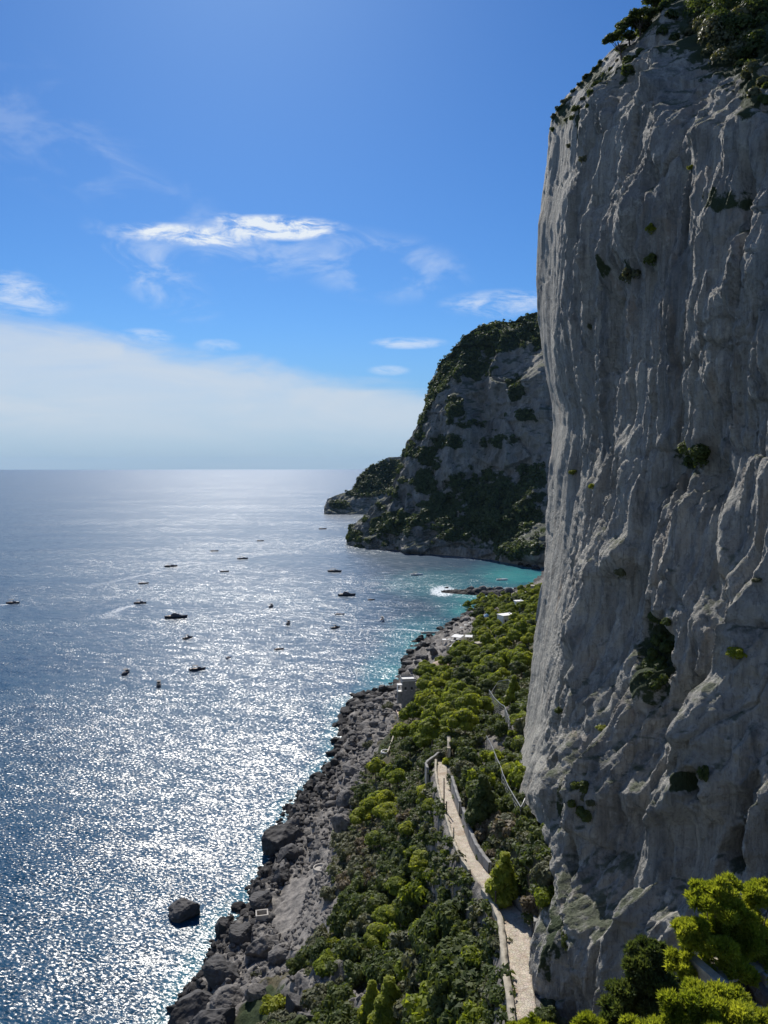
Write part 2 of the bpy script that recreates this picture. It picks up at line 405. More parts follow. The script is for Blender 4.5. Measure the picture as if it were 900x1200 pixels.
# ---------------------------------------------------------------- hillside between the sea and the cliff
SHORE = [(150, 1350), (185, 1260), (205, 1200), (225, 1165), (245, 1130), (268, 1095), (290, 1060), (312, 1030), (325, 995), (335, 960), (352, 940),
         (375, 915), (393, 890), (400, 860), (405, 832), (430, 817), (462, 803), (474, 780), (484, 765), (498, 752), (514, 742), (535, 728),
         (560, 713), (590, 699), (608, 690), (625, 684)]
PATHC = [(619, 1215, 60.2), (616, 1180, 60.1), (612, 1150, 60), (608, 1110, 59.5), (606, 1084, 59.2), (592, 1064, 59), (581, 1046, 58.7), (565, 1026, 58.3), (549, 1006, 57.8),
         (540, 985, 57.2), (534, 965, 56.7), (527, 945, 56.2), (521, 925, 55.6), (518, 907, 55), (518, 893, 54.6)]
ctrl = []
for i, (x, y) in enumerate(SHORE):
    ctrl.append(PZ(x, y, 0.3))
    if i % 2 == 0: ctrl.append(PZ(x - 12 - 30 * (y - 684) / 500, y - 6 - 10 * (y - 684) / 500, -7))
LAND = [(260,1200,8),(320,1200,16),(400,1200,27),(480,1200,39),(545,1200,50),(588,1195,57.5),
        (320,1130,7),(350,1130,12),(420,1120,25),(500,1120,41),(570,1110,54),
        (340,1060,5),(380,1060,14),(440,1050,27),(510,1050,43),(560,1045,54),
        (370,990,4),(405,980,12),(450,980,26),(500,980,43),(526,985,53),
        (405,920,4),(432,920,13),(470,920,29),(503,915,49),
        (430,860,4),(455,860,10),(480,870,23),(520,865,43),(560,870,53),(600,870,57),
        (450,825,4),(480,830,12),(520,830,29),(560,830,43),(600,830,53),
        (490,790,6),(530,790,18),(570,790,30),(610,790,44),
        (510,762,5),(550,755,14),(590,750,25),(622,745,37),
        (540,735,4),(570,725,11),(600,720,19),(628,715,29),(603,703,5),(622,700,14),
        (600,1050,61),(620,1040,65),(590,1000,61),(620,990,63),(640,1010,66),(570,950,57),(600,950,60),(625,960,63),
        (560,905,55),(600,910,58),(540,900,54.5)]
for x, y, z in LAND: ctrl.append(PZ(x, y, z))
PATHW = np.array([PZ(*q) for q in PATHC])
for q in PATHW[::2]: ctrl.append(q)
for q in [(25,84,51),(60,90,55),(60,150,75),(70,200,70),(120,300,60),(200,500,55),(150,420,50),(300,700,60),(0,12,104),(4,30,87),(0,50,68),(15,30,90),(20,38,80),
          (28,45,70),(-20,40,68),(-40,60,44),(-60,90,20),(-80,110,4),(-95,135,-5),(14,62,60),(30,70,54),(25,20,100),(45,60,58),(-30,15,84),(-60,30,40),(-60,60,22),(-35,60,38),(-32,40,54),(-100,100,-6),(-100,50,4),(-120,20,0),(-110,200,-9),(-130,150,-9),(-60,200,-8)]:
    ctrl.append(np.array(q, float))
ctrl = np.array(ctrl)
def _uv(x, y): return np.arctan2(x, y) * 3.0, np.log(np.hypot(x, y))
cu, cv = _uv(ctrl[:, 0], ctrl[:, 1])
def _phi(r2): return 0.5 * r2 * np.log(r2 + 1e-12)
n = len(ctrl); A = np.zeros((n + 3, n + 3))
A[:n, :n] = _phi((cu[:, None] - cu) ** 2 + (cv[:, None] - cv) ** 2) + np.eye(n) * 2e-4
A[:n, n] = 1; A[:n, n + 1] = cu; A[:n, n + 2] = cv; A[n:, :n] = A[:n, n:].T
Wt = np.linalg.solve(A, np.r_[ctrl[:, 2], 0, 0, 0])
def rbf(x, y):
    u, v = _uv(x, y); z = Wt[n] + Wt[n + 1] * u + Wt[n + 2] * v
    for i in range(n): z = z + Wt[i] * _phi((u - cu[i]) ** 2 + (v - cv[i]) ** 2)
    return z
shoreW = np.array([PZ(x, y, 0) for x, y in SHORE])

NR, NA = 510, 520
aa = np.r_[np.linspace(-60, -27, 14)[:-1], np.linspace(-27, 31, NA), np.linspace(31, 75, 18)[1:]]
rr = np.r_[np.geomspace(13, 66, 60)[:-1], np.geomspace(66, 900, NR)]
AZ, RR = np.meshgrid(np.radians(aa), rr); TX, TY = np.sin(AZ) * RR, np.cos(AZ) * RR
TZ = rbf(TX[::4, ::4], TY[::4, ::4])          # coarse, then interpolated
def up4(Z, shape):
    ri = np.arange(shape[0]) / 4; ci = np.arange(shape[1]) / 4
    r0 = np.minimum(ri.astype(int), Z.shape[0] - 2); c0 = np.minimum(ci.astype(int), Z.shape[1] - 2)
    fr = (ri - r0)[:, None]; fc = (ci - c0)[None]
    return (Z[r0][:, c0] * (1 - fr) + Z[r0 + 1][:, c0] * fr) * (1 - fc) + (Z[r0][:, c0 + 1] * (1 - fr) + Z[r0 + 1][:, c0 + 1] * fr) * fc
TZ = up4(TZ, TX.shape)
_az = np.degrees(AZ)
_capw = 1 - sst(_az, -20, -17)
TZ = np.where(_capw > 0, TZ * (1 - _capw) + np.minimum(TZ, np.maximum(-9, 100 - 1.3 * RR)) * _capw, TZ)
TZ = np.where(RR < 62, np.minimum(TZ, 116 - .86 * RR), TZ)
TPX, TPY, _D = proj(np.stack([TX, TY, TZ], -1))
base = TZ.copy()
# relief
big = fbm(TX / 26, TY / 26, 0 * TX, 4, 0.5, 3, True)
med = fbm(TX / 7, TY / 7, TZ / 7, 4, 0.55, 11)
fin = fbm(TX / 1.6, TY / 1.6, 0 * TX, 3, 0.6, 21)
inl = sst(TZ, 6, 16)
near = sst(RR, 12, 60)
rel = inl * (2.6 * big + 1.6 * med) + 0.35 * fin
# gullies and crags on the lower slope
crag = blobs(TPX, TPY, [(420, 1170, 70, 50, 1), (440, 1090, 60, 30, .6), (330, 1180, 60, 40, .8)])
cr = fbm((TX + TY * .4) / 9, (TY - TX * .3) / 22, TZ / 16, 4, 0.5, 5, True)
rel = rel + crag * 4.2 * cr
# boulders on the shore strip
shore_zone = sst(TZ, -3.5, 0.2) * (1 - sst(TZ, 9, 15)) * sst(RR, 100, 130)
slab = blobs(TPX, TPY, [(362, 1072, 46, 46, 1), (395, 1010, 22, 30, .5)], .35)
b1, _, v1 = worley2(TX / 5.5, TY / 5.5, 31); b2, _, v2 = worley2(TX / 2.4, TY / 2.4, 37)
lump = (0.6 + 2.2 * v1) * np.sqrt(np.clip(1 - (b1 / 0.62) ** 2, 0, 1)) + (0.4 + 0.9 * v2) * np.sqrt(np.clip(1 - (b2 / 0.6) ** 2, 0, 1))
rel = rel + shore_zone * (1 - slab) * (lump - 0.9) + slab * 0.9 * fbm(TX / 5, TY / 12, TZ / 3, 4, .55, 9, True)
TZ = TZ + rel * near
# the path is cut level into the slope
dp, pp, ps = seg_dist(TX, TY, PATHW)
pz = np.interp(pp, np.arange(len(PATHW)), PATHW[:, 2])
up_side = np.where(ps > 0, 1.0, 0.0)      # uphill = right of the walking direction
wpath = 1 - sst(dp, 2.0, 4.2)
TZ = np.where(dp < 4.5, TZ * (1 - wpath) + (pz - 0.25) * wpath, TZ)
left_drop = (1 - up_side) * sst(dp, 1.7, 2.4) * (1 - sst(dp, 4, 8))
TZ = TZ - left_drop * 0.5
VEG = sst(base + 3.5 * med, 7, 13)
rocky = blobs(TPX, TPY, [(362, 1068, 52, 52, 1.0), (600, 830, 18, 34, .75), (575, 885, 34, 18, .7), (470, 1170, 0.1, 0.1, 0), (350, 1185, 26, 40, 1.15), (372, 1165, 16, 20, 1.1),
                         (400, 1165, 20, 30, .6), (630, 740, 10, 40, .6), (560, 900, 20, 14, .7), (428, 1186, 30, 30, 1.05), (402, 1120, 8, 30, .8), (465, 1140, 14, 16, .6), (500, 1060, 10, 24, .7), (596, 850, 16, 26, .9)])
VEG = np.clip(VEG - rocky * (0.85 + 0.5 * med), 0, 1) * (0.15 + .85 * sst(dp, 1.3, 2.3)) * (1 - .6 * (1 - up_side) * (1 - sst(dp, 4, 8)))
terr = ob('hillside', mesh_np('hillside', np.stack([TX, TY, TZ], -1).reshape(-1, 3), grid_faces(*TX.shape), M_TERR, True, {'veg': VEG.ravel()}))
tag(terr, kind='structure')
TPX, TPY, TD = proj(np.stack([TX, TY, TZ], -1))

def ground(x, y):
    a = np.degrees(np.arctan2(x, y)); r = np.hypot(x, y)
    ci = np.clip(np.interp(a, aa, np.arange(len(aa))), 0, len(aa) - 1.001); ri = np.clip(np.interp(r, rr, np.arange(len(rr))), 0, len(rr) - 1.001)
    c0 = ci.astype(int) if hasattr(ci, 'astype') else int(ci); r0 = ri.astype(int) if hasattr(ri, 'astype') else int(ri)
    fc, fr = ci - c0, ri - r0
    return (TZ[r0, c0] * (1 - fr) + TZ[r0 + 1, c0] * fr) * (1 - fc) + (TZ[r0, c0 + 1] * (1 - fr) + TZ[r0 + 1, c0 + 1] * fr) * fc
_DS = np.geomspace(24, 1000, 1400)
def hit(px, py, sea=True):
    q = P(px, py, _DS); g = ground(q[:, 0], q[:, 1])
    if sea: g = np.maximum(g, 0)
    m = np.nonzero(q[:, 2] < g)[0]
    if len(m) == 0: return PZ(px, py, 0)
    return q[m[0]]

# ---------------------------------------------------------------- main cliff
def ip(y, tab):
    t = sorted(tab); return np.interp(y, [a for a, _ in t], [b for _, b in t])
SIL = [(1340, 630), (1200, 619), (1150, 616), (1110, 616), (1086, 626), (1062, 639), (1035, 644), (1000, 644), (965, 638), (945, 620), (930, 610), (905, 607), (880, 611), (850, 617),
       (800, 623), (760, 627), (730, 631), (700, 636), (670, 640), (640, 643), (600, 645), (560, 648), (520, 652), (500, 654), (480, 652), (450, 645), (400, 637), (370, 634), (300, 632),
       (262, 632), (235, 636), (200, 641), (160, 643), (140, 648), (113, 667), (95, 684), (72, 705), (47, 733), (20, 767), (0, 790), (-60, 850), (-140, 960), (-260, 1090)]
DOFF = [0, 18, 65, 135, 205, 265, 560]
DTAB = [(1340, (83, 83, 80, 74, 68, 63, 48)), (1200, (85, 85, 82, 76, 70, 65, 49)), (1086, (91, 90, 86, 79, 72, 66, 50)), (1035, (97, 95, 90, 82, 74, 68, 51)),
        (965, (108, 102, 95, 85, 76, 69, 52)), (945, (124, 110, 99, 87, 77, 70, 52)), (905, (150, 124, 105, 91, 80, 72, 53)), (850, (164, 138, 112, 95, 83, 74, 54)),
        (750, (172, 148, 120, 101, 87, 77, 56)), (600, (176, 156, 128, 107, 91, 80, 58)), (400, (178, 160, 134, 112, 95, 84, 61)), (160, (178, 163, 139, 117, 100, 88, 65)),
        (90, (172, 160, 142, 122, 105, 93, 70)), (0, (156, 150, 138, 123, 111, 100, 80)), (-140, (176, 172, 162, 148, 136, 126, 104)), (-260, (215, 212, 202, 188, 174, 162, 136))]
PXR = 1180.0
NC, NRW, NB = 440, 850, 24
yy = np.linspace(1340, -260, NRW)
s = np.linspace(0, 1, NC) ** 1.15
xs = ip(yy, SIL)[:, None]
CX = xs + (PXR - xs) * s[None]; CY = np.repeat(yy[:, None], NC, 1)
_cols = np.stack([ip(yy, [(r[0], r[1][j]) for r in DTAB]) for j in range(7)], 1)
_kk = np.hanning(25)[1:-1]; _kk /= _kk.sum()
_cols = np.stack([np.convolve(np.pad(_cols[:, j], 11, 'edge'), _kk, 'valid') for j in range(7)], 1)
CD = np.stack([np.interp(CX[i] - xs[i], DOFF, _cols[i]) for i in range(NRW)])
_pad = np.pad(CD, ((0, 0), (0, 40)), 'edge')
CDs = np.stack([np.convolve(np.pad(CD[i], 11, 'reflect', reflect_type='odd'), _kk, 'valid') for i in range(NRW)])
CD = CDs
V = P(CX, CY, CD)
# rounded edge and the far side, which turns away behind the silhouette
kb = np.linspace(1, 0, NB + 1)[:-1]
back = V[:, :1] + (kb ** 1.6)[None, :, None] * 110 * np.array([0.42, 0.9, 0.0]) + (kb ** 0.5)[None, :, None] * np.array([0.8, 2.0, 0])
V = np.concatenate([back, V], 1); CX2 = np.concatenate([np.repeat(xs, NB, 1) - 3, CX], 1); CY2 = np.concatenate([CY[:, :NB], CY], 1)
X, Y, Z = V[..., 0], V[..., 1], V[..., 2]
wx = vn(X / 16, Y / 16, Z / 30, 41) * 3.2; wz = vn(X / 12, Y / 12, Z / 18, 43) * 3
rA = fbm((X + wx) / 17, (Y + wx) / 17, (Z + wz) / 95, 3, .5, 51, True)
rB = fbm((X + wx) / 6.2, (Y + wx) / 6.2, (Z + wz) / 62, 3, .55, 61, True)
rC = fbm((X + wx * .5) / 2.1, (Y + wx * .5) / 2.1, (Z + wz) / 17, 3, .58, 71, True)
iso = fbm(X / 4.0, Y / 4.0, Z / 9.5, 6, .66, 81)
isoB = fbm(X / 12, Y / 12, Z / 14, 3, .5, 91, True)
rough = sst(fbm(X / 22, Y / 22, Z / 26, 3, .5, 95), -0.15, 0.3)
zf = (Z + wz) / 2.3; hf = (Y * .9 - X * .5 + wx)
c1, c1b, c1v = worley2(hf / 6.5, zf / 6.5, 201); c2, c2b, c2v = worley2((hf + c1v * 9) / 2.3, (Z * .62 + wx) / 2.3, 205)
fract = (c1v - .5) * 2.2 - .9 * np.exp(-((c1b - c1) / .07) ** 2) + ((c2v - .5) * 1.0 - .45 * np.exp(-((c2b - c2) / .09) ** 2)) * (.35 + .65 * rough)
edge = np.concatenate([np.full(NB, 0.35), 0.35 + 0.65 * sst(s, 0.0, 0.12)])[None]
disp = (3.0 * rA + 1.9 * rB + 0.9 * rC) * edge + (0.5 + 0.9 * rough) * iso + .9 * rough * isoB * edge + fract * edge * .5
# named ribs: (pixel polyline, height m, half-width px, steepness)
RIBS = [([(820, -30), (800, 50), (796, 130), (786, 190), (768, 245), (748, 300), (735, 335)], 4.2, 26),
        ([(735, 70), (722, 130), (712, 210), (700, 270), (696, 330), (694, 400), (695, 470)], 2.6, 22),
        ([(850, 140), (828, 172), (806, 200), (796, 240), (780, 290), (770, 330)], 3.0, 24),
        ([(768, 636), (748, 658), (726, 680), (712, 720), (702, 790)], 4.0, 30),
        ([(773, 1110), (776, 1050), (780, 985), (800, 938), (824, 890), (838, 830), (850, 790)], 3.0, 26),
        ([(648, 1200), (656, 1110), (667, 1040), (664, 990), (668, 930), (680, 880)], 3.0, 22),
        ([(704, 1120), (710, 1000), (706, 950), (712, 880), (735, 850)], 2.2, 20),
        ([(663, 330), (660, 420), (670, 520), (668, 640), (662, 720)], 2.0, 18),
        ([(742, 400), (738, 500), (752, 560), (768, 630)], 1.6, 20),
        ([(880, 560), (868, 620), (885, 700), (872, 790)], 2.6, 24),
        ([(812, 690), (826, 740), (800, 800), (806, 850)], 2.0, 26)]
for pts, h, wdt in RIBS:
    d, par, sd_ = seg_dist(CX2 + 4 * wx, CY2, pts)
    ends = sst(par, 0, 0.8) * (1 - sst(par, len(pts) - 1.8, len(pts) - 1))
    disp = disp + h * (0.25 + 0.75 * ends) * (np.exp(-(d / (wdt * np.where(sd_ > 0, 0.55, 1.25))) ** 1.3) - 0.2 * np.exp(-(d / (wdt * 2.4)) ** 2))
HOL = [(872, 990, 17, 27, 16), (775, 765, 22, 44, 4.5), (815, 560, 40, 40, 2.5), (690, 1030, 9, 38, 3.5), (826, 915, 9, 20, 3), (800, 830, 28, 34, 3.2),
       (872, 930, 30, 24, 2.0), (724, 560, 10, 60, 1.6), (873, 66, 7, 8, 2.5), (893, 68, 7, 9, 2.5), (680, 560, 7, 70, 1.3), (655, 845, 6, 14, 1.5), (772, 205, 20, 44, 1.5), (893, 260, 8, 60, 2.5)]
for cx, cy, rx, ry, h in HOL:
    q = np.hypot((CX2 + 3 * wx + rx * .7 * iso - cx) / rx, (CY2 + 3 * wz + ry * .6 * rC - cy) / ry); disp = disp - h * (1 - sst(q, 0.35, 1.25))
nx = np.array([-1.0, -0.42, 0.12]); nx /= np.linalg.norm(nx)
V = V + disp[..., None] * nx * edge[..., None] ** 0.5
CVEG = blobs(CX2, CY2, [(875, 40, 75, 62, 1.0), (850, 10, 60, 60, .9), (775, 30, 34, 26, .8), (895, 115, 20, 30, 1), (700, 95, 60, 16, .55), (660, 130, 16, 22, .75), (690, 150, 10, 40, .45), 
                     (690, 85, 22, 16, 1), (775, 765, 20, 46, .9), (680, 940, 16, 30, .6), (826, 915, 8, 16, .8), (668, 1110, 14, 60, .42), (745, 320, 22, 16, .42),
                     (860, 240, 34, 14, .45), (815, 540, 20, 14, .5), (690, 1010, 8, 30, .5), (770, 800, 20, 30, .5), (873, 66, 8, 8, .6)])
CVEG = np.clip(CVEG * 1.1 + 0.42 * rC + .5 * iso - .12, 0, 1) * (CVEG > .02)
cliff = ob('cliff', mesh_np('cliff', V.reshape(-1, 3), grid_faces(*V.shape[:2], flip=True), M_CLIFF, True, {'veg': CVEG.ravel()}))
tag(cliff, kind='structure')
CP3 = V; cpx, cpy, cpd = proj(V)
_vis = np.zeros(cpx.shape, bool); _vis[:, NB + 1:] = True
def cliff_at(px, py):
    d = np.where(_vis, np.hypot(cpx - px, cpy - py), 1e9) + cpd * 0.05
    i = np.unravel_index(np.argmin(d), d.shape); return CP3[i].copy()

# farther buttress of the same wall, seen behind the main edge
yb = np.linspace(870, 560, 150); sb = np.linspace(0, 1, 90)
xl = ip(yb, [(870, 622), (830, 620), (800, 622), (770, 625), (740, 626), (715, 629), (690, 633), (670, 640), (640, 655), (560, 690)])[:, None]
BD = 300 + 40 * (1 - sb[None]) + (870 - yb[:, None]) * 0.12
BX = xl + 130 * sb[None]; BV = P(BX, np.repeat(yb[:, None], 90, 1), BD)
d_ = 4.5 * fbm(BV[..., 0] / 12, BV[..., 1] / 12, BV[..., 2] / 40, 5, .55, 101, True) + 1.5 * fbm(BV[..., 0] / 5, BV[..., 1] / 5, BV[..., 2] / 5, 3, .55, 103)
BV = BV + d_[..., None] * np.array([-.5, -.8, 0]) * sst(sb, 0, .1)[None, :, None]
bb = BV[:, :1] + np.array([[[30, 90, 0]]]) * np.linspace(1, 0, 8)[:-1][None, :, None]
BV = np.concatenate([bb, BV], 1)
tag(ob('cliff_buttress', mesh_np('cliff_buttress', BV.reshape(-1, 3), grid_faces(*BV.shape[:2], flip=True), M_CLIFF, True, {'veg': np.zeros(BV.shape[0] * BV.shape[1])})), kind='structure')

# ---------------------------------------------------------------- headlands across the bay
def headland(name, base, ridge, dextra, prof, seed, amp, ncol, nrow, vegf, dz=2.0):
    m = len(base); u = np.linspace(0, m - 1, ncol)
    bx, by = [np.interp(u, np.arange(m), [b[i] for b in base]) for i in (0, 1)]
    rx, ry = [np.interp(u, np.arange(m), [b[i] for b in ridge]) for i in (0, 1)]
    t = np.linspace(0, 1, nrow)[:, None]
    D0 = proj(PZ(bx, by, -dz))[2]; by0 = proj(PZ(bx, by, 0))[1]
    hfrac = np.clip((by0 - ry) / 290, 0.02, 1)
    D = D0[None] + (30 + dextra * hfrac)[None] * np.interp(t, *prof)
    PX = bx + (rx - bx) * t; PY = by0 + 2 + (ry - by0 - 2) * t
    V = P(PX, PY, D)
    veg = vegf(PX, PY, t)
    nb = 24; tb = np.linspace(0, 1, nb + 1)[1:, None]
    Rg = V[-1]; backv = Rg[None] + np.stack([tb * 60 + 0 * Rg[None, :, 0], tb * 420 + 0 * Rg[None, :, 0], -(tb ** 1.4) * (Rg[None, :, 2] + 6)], -1)
    V = np.concatenate([V, backv], 0); veg = np.concatenate([veg, np.ones((nb, ncol))], 0)
    X, Y, Z = V[..., 0], V[..., 1], V[..., 2]
    wq = vn(X / 90, Y / 90, Z / 90, seed) * 25
    d = .5 * (worley2((X * .8 + Y * .3 + wq) / 34, (Z + wq) / 60, seed + 31)[2] - .5) + 1.0 * fbm((X + wq) / 75, (Y + wq) / 75, Z / 260, 3, .5, seed + 5, True) + .55 * fbm((X + wq) / 26, (Y + wq) / 26, Z / 70, 4, .55, seed + 9, True) + .5 * fbm(X / 22, Y / 22, Z / 22, 4, .6, seed + 15)
    e = np.concatenate([sst(t[:, 0], 0, .05) * .8 + .2, np.ones(nb)])[:, None]
    d = d * amp * e * sst(np.linspace(0, 1, ncol), 0, .05)[None] ** .5
    V = V + d[..., None] * np.array([-.35, -.9, .12])
    o = ob(name, mesh_np(name, V.reshape(-1, 3), grid_faces(V.shape[0], V.shape[1], flip=True), M_HEAD, True, {'veg': veg.ravel()}))
    tag(o, kind='structure'); return V, veg, nrow
HB = [(404, 638), (415, 641), (430, 644), (450, 646), (465, 647), (480, 649), (500, 651), (515, 652), (530, 653), (548, 655), (575, 658), (600, 662), (635, 667), (700, 672)]
HR = [(406, 635), (417, 615), (437, 601), (465, 573), (474, 535), (487, 509), (495, 485), (503, 451), (513, 428), (530, 414), (565, 388), (587, 378), (630, 368), (700, 358)]
def hveg(PX, PY, t):
    top = sst((ip_line(PX) - PY), -52, -22) * (0.30 + .7 * sst(PX, 478, 522))
    L = [(590, 600, 55, 44, 1), (560, 575, 40, 26, .8), (520, 600, 24, 24, .8), (470, 615, 36, 14, .8), (540, 618, 30, 16, .9), (610, 640, 40, 16, .7), (500, 560, 20, 30, .5), (625, 560, 20, 20, .9),
         (535, 480, 14, 16, .75), (520, 440, 16, 28, .95), (560, 430, 24, 18, .8), (606, 455, 10, 18, 1), (618, 488, 16, 8, .8), (585, 520, 30, 8, .6), (530, 520, 24, 10, .7), (500, 535, 20, 12, .6), (545, 500, 30, 6, .5), (430, 630, 20, 8, .6)]
    v = np.maximum(blobs(PX, PY, L), top)
    return np.clip(v + .75 * fbm(PX / 9, PY / 9, 0 * PX, 4, .6, 77), 0, 1)
def ip_line(x): return np.interp(x, [h[0] for h in HR], [h[1] for h in HR])
HV, HVEG, HN = headland('headland', HB, HR, 330, ([0, .06, .12, .40, .46, .74, 1], [0, .02, .10, .42, .45, .60, 1]), 131, 21, 320, 320, hveg)
H2B = [(379, 603.5), (388, 604), (400, 604), (415, 604), (430, 604), (445, 604), (460, 603), (480, 603), (530, 603)]
H2R = [(380, 600), (386, 585), (400, 579), (412, 575), (427, 553), (440, 545), (457, 536), (478, 536), (530, 530)]
H2V, H2VEG, H2N = headland('far_headland', H2B, H2R, 700, ([0, .15, .5, 1], [0, .05, .5, 1]), 171, 13, 130, 110,
                           lambda a, b, t: blobs(a, b, [(430, 570, 34, 16, .8), (460, 560, 40, 24, .9), (400, 592, 20, 8, .5)]))

# ---------------------------------------------------------------- sea
rs = np.r_[np.geomspace(25, 110, 14)[:-1], np.geomspace(110, 1100, 250), np.geomspace(1100, 32000, 40)[1:]]
as_ = np.r_[np.linspace(-180, -32, 38)[:-1], np.linspace(-32, 20, 420), np.linspace(20, 180, 42)[1:]]
SA, SR = np.meshgrid(np.radians(as_), rs); SX, SY = np.sin(SA) * SR, np.cos(SA) * SR
SPX, SPY, _ = proj(np.stack([SX, np.where(SY > 1, SY, 1), 0 * SX], -1))
dsh, _, _ = seg_dist(SX, SY, shoreW)
SHB = [(600, 675, 60, 18, 1.0), (570, 700, 70, 18, 1.0), (500, 755, 54, 36, .9), (470, 790, 50, 30, .85), (450, 815, 40, 26, .7), (545, 715, 36, 14, .9), (520, 685, 80, 20, .7), (420, 830, 40, 22, .55), (440, 812, 30, 14, .7), (630, 678, 40, 14, 1)]
infr = (SY > 50)
shal = np.where(infr, blobs(SPX, SPY, SHB, .9), 0)
shal = np.maximum(shal, .42 * (1 - sst(dsh, 2, 16)) * (SY > 60))
fo = np.where(infr, blobs(SPX, SPY, [(519, 693, 19, 8, 1.0), (560, 699, 40, 4, .6), (500, 760, 14, 12, .75), (592, 690, 20, 3, .7), (520, 745, 26, 8, .5), (560, 716, 20, 6, .3)], .5), 0)
fo = np.maximum(fo, .58 * (1 - sst(dsh, 0.5, 5.0)) * (SY > 60))
hd = seg_dist(SX, SY, np.array([PZ(x, y, 0) for x, y in HB]))[0]; fo = np.maximum(fo, .5 * (1 - sst(hd, 2, 9)))
def mat_sea():
    m, t, b, o = mat('sea_water'); p = t.node('ShaderNodeNewGeometry').outputs['Position']
    sh, fm = t.attr('shallow'), t.attr('foam')
    def ncol(vec, scale, detail, rough, dist=0.0):
        q = t.node('ShaderNodeTexNoise', inputs={'Vector': vec, 'Scale': scale, 'Detail': detail, 'Roughness': rough, 'Distortion': dist}); return q.outputs['Color']
    pr = t.node('ShaderNodeMapping', inputs={0: p}); pr.inputs['Rotation'].default_value = (0, 0, R(24)); pr = pr.outputs[0]
    s1 = ncol(t.scale(pr, (0.85, 1.5, 1)), 1.0, 3, 0.62, 0.3)          # 1-2 m chop
    s2 = ncol(t.scale(pr, (0.09, 0.19, 1)), 1.0, 2, 0.5)               # 6-10 m waves
    s3 = ncol(t.scale(p, (0.012, 0.030, 1)), 1.0, 2, 0.5)
    half = (0.5, 0.5, 0.5)
    wind = t.noise(t.scale(p, (0.0022, 0.006, 1)), 1.0, 5, 0.6, 0.8)
    wind2 = t.noise(t.scale(pr, (0.012, 0.05, 1)), 1.0, 4, 0.6, 0.5)
    wa = t.math('ADD', t.rng(wind, 0.30, 0.68, 0.55, 1.12), t.rng(wind2, 0.3, 0.7, -0.16, 0.16))
    def k(v, a): 
        n_ = t.node('ShaderNodeVectorMath', operation='SCALE', inputs={0: t.vmath('SUBTRACT', v, half)}); t.put(n_.inputs[3], a); return n_.outputs[0]
    sl = t.vmath('ADD', t.vmath('ADD', k(s1, t.math('MULTIPLY', wa, SEA_CHOP)), k(s2, SEA_WAVE)), k(s3, 0.10))
    sl = t.vmath('MULTIPLY', sl, (1.0, 1.0, 0.0)); nrm = t.vmath('NORMALIZE', t.vmath('ADD', sl, (0, 0, 1)))
    t.put(b.inputs['Normal'], nrm)
    deep = t.mix(t.noise(t.scale(p, (0.004, 0.01, 1)), 1, 3), (0.001, 0.034, 0.080), (0.003, 0.050, 0.100))
    shn = t.math('ADD', sh, t.math('MULTIPLY', t.math('SUBTRACT', t.noise(p, 0.06, 4), 0.5), 0.55))
    c = t.mix(t.rng(shn, 0.08, 0.62), deep, (0.004, 0.105, 0.145)); c = t.mix(t.rng(shn, 0.62, 1.05), c, (0.015, 0.21, 0.22))
    fn = t.noise(t.scale(p, (0.5, 0.5, 1)), 1.0, 6, 0.68, 0.6)
    f = t.rng(t.math('ADD', t.math('MULTIPLY', fm, 0.40), t.math('MULTIPLY', t.math('SUBTRACT', fn, 0.5), 1.6)), 0.30, 0.42)
    c = t.mix(f, c, (0.75, 0.8, 0.82))
    t.put(b.inputs['Base Color'], c); t.put(b.inputs['Roughness'], t.mix(f, (SEA_ROUGH,) * 3, (0.7,) * 3)); b.inputs['IOR'].default_value = 1.333; b.inputs['Specular IOR Level'].default_value = 0.38
    return m
SEA_CHOP, SEA_WAVE, SEA_ROUGH = 1.62, 0.34, 0.28
M_SEA = mat_sea()
tag(ob('sea', mesh_np('sea', np.stack([SX, SY, 0 * SX], -1).reshape(-1, 3), grid_faces(*SX.shape, flip=True), M_SEA, True, {'shallow': shal.ravel(), 'foam': fo.ravel()})), kind='structure')

# ---------------------------------------------------------------- foliage builders
def leaves(bl, n, size, seed, thin=1.0, shell=0.25, up=0.3, elong=1.0):
    """n triangular leaf sprays spread through the blobs (cx,cy,cz,rx,ry,rz)"""
    g = np.random.default_rng(seed); B = np.array(bl, float)
    wgt = (B[:, 3] * B[:, 4] * B[:, 5]) ** (2 / 3); idx = g.choice(len(B), n, p=wgt / wgt.sum())
    d = g.normal(size=(n, 3)); d /= np.linalg.norm(d, axis=1)[:, None]
    d[:, 2] = np.where((d[:, 2] < -0.35) & (g.random(n) < .7), -d[:, 2], d[:, 2])
    r = 1 - shell * g.random(n) ** 1.5
    lump = 1 + 0.16 * vn(d[:, 0] * 2.6 + idx, d[:, 1] * 2.6, d[:, 2] * 2.6, seed)
    c = B[idx, :3] + B[idx, 3:] * d * (r * lump)[:, None]
    nrm = d + g.normal(size=(n, 3)) * 0.38; nrm[:, 2] += up; nrm /= np.linalg.norm(nrm, axis=1)[:, None]
    a = np.cross(nrm, g.normal(size=(n, 3))); a /= np.linalg.norm(a, axis=1)[:, None] + 1e-9; b = np.cross(nrm, a)
    sz = size * (0.6 + 0.8 * g.random(n))[:, None]
    ang = g.random(n)[:, None] * 6.28
    V = np.stack([c + a * sz * elong, c - a * sz * .5 * elong + b * sz * .75 * thin, c - a * sz * .5 * elong - b * sz * .75 * thin + nrm * sz * .25], 1)
    tint = np.clip(0.5 + 0.45 * vn(c[:, 0] / size * .25, c[:, 1] / size * .25, c[:, 2] / size * .25, seed + 3) + 0.22 * g.normal(size=n), 0, 1)
    tint = np.repeat(tint, 3)
    return V.reshape(-1, 3), np.arange(n * 3).reshape(-1, 3), tint
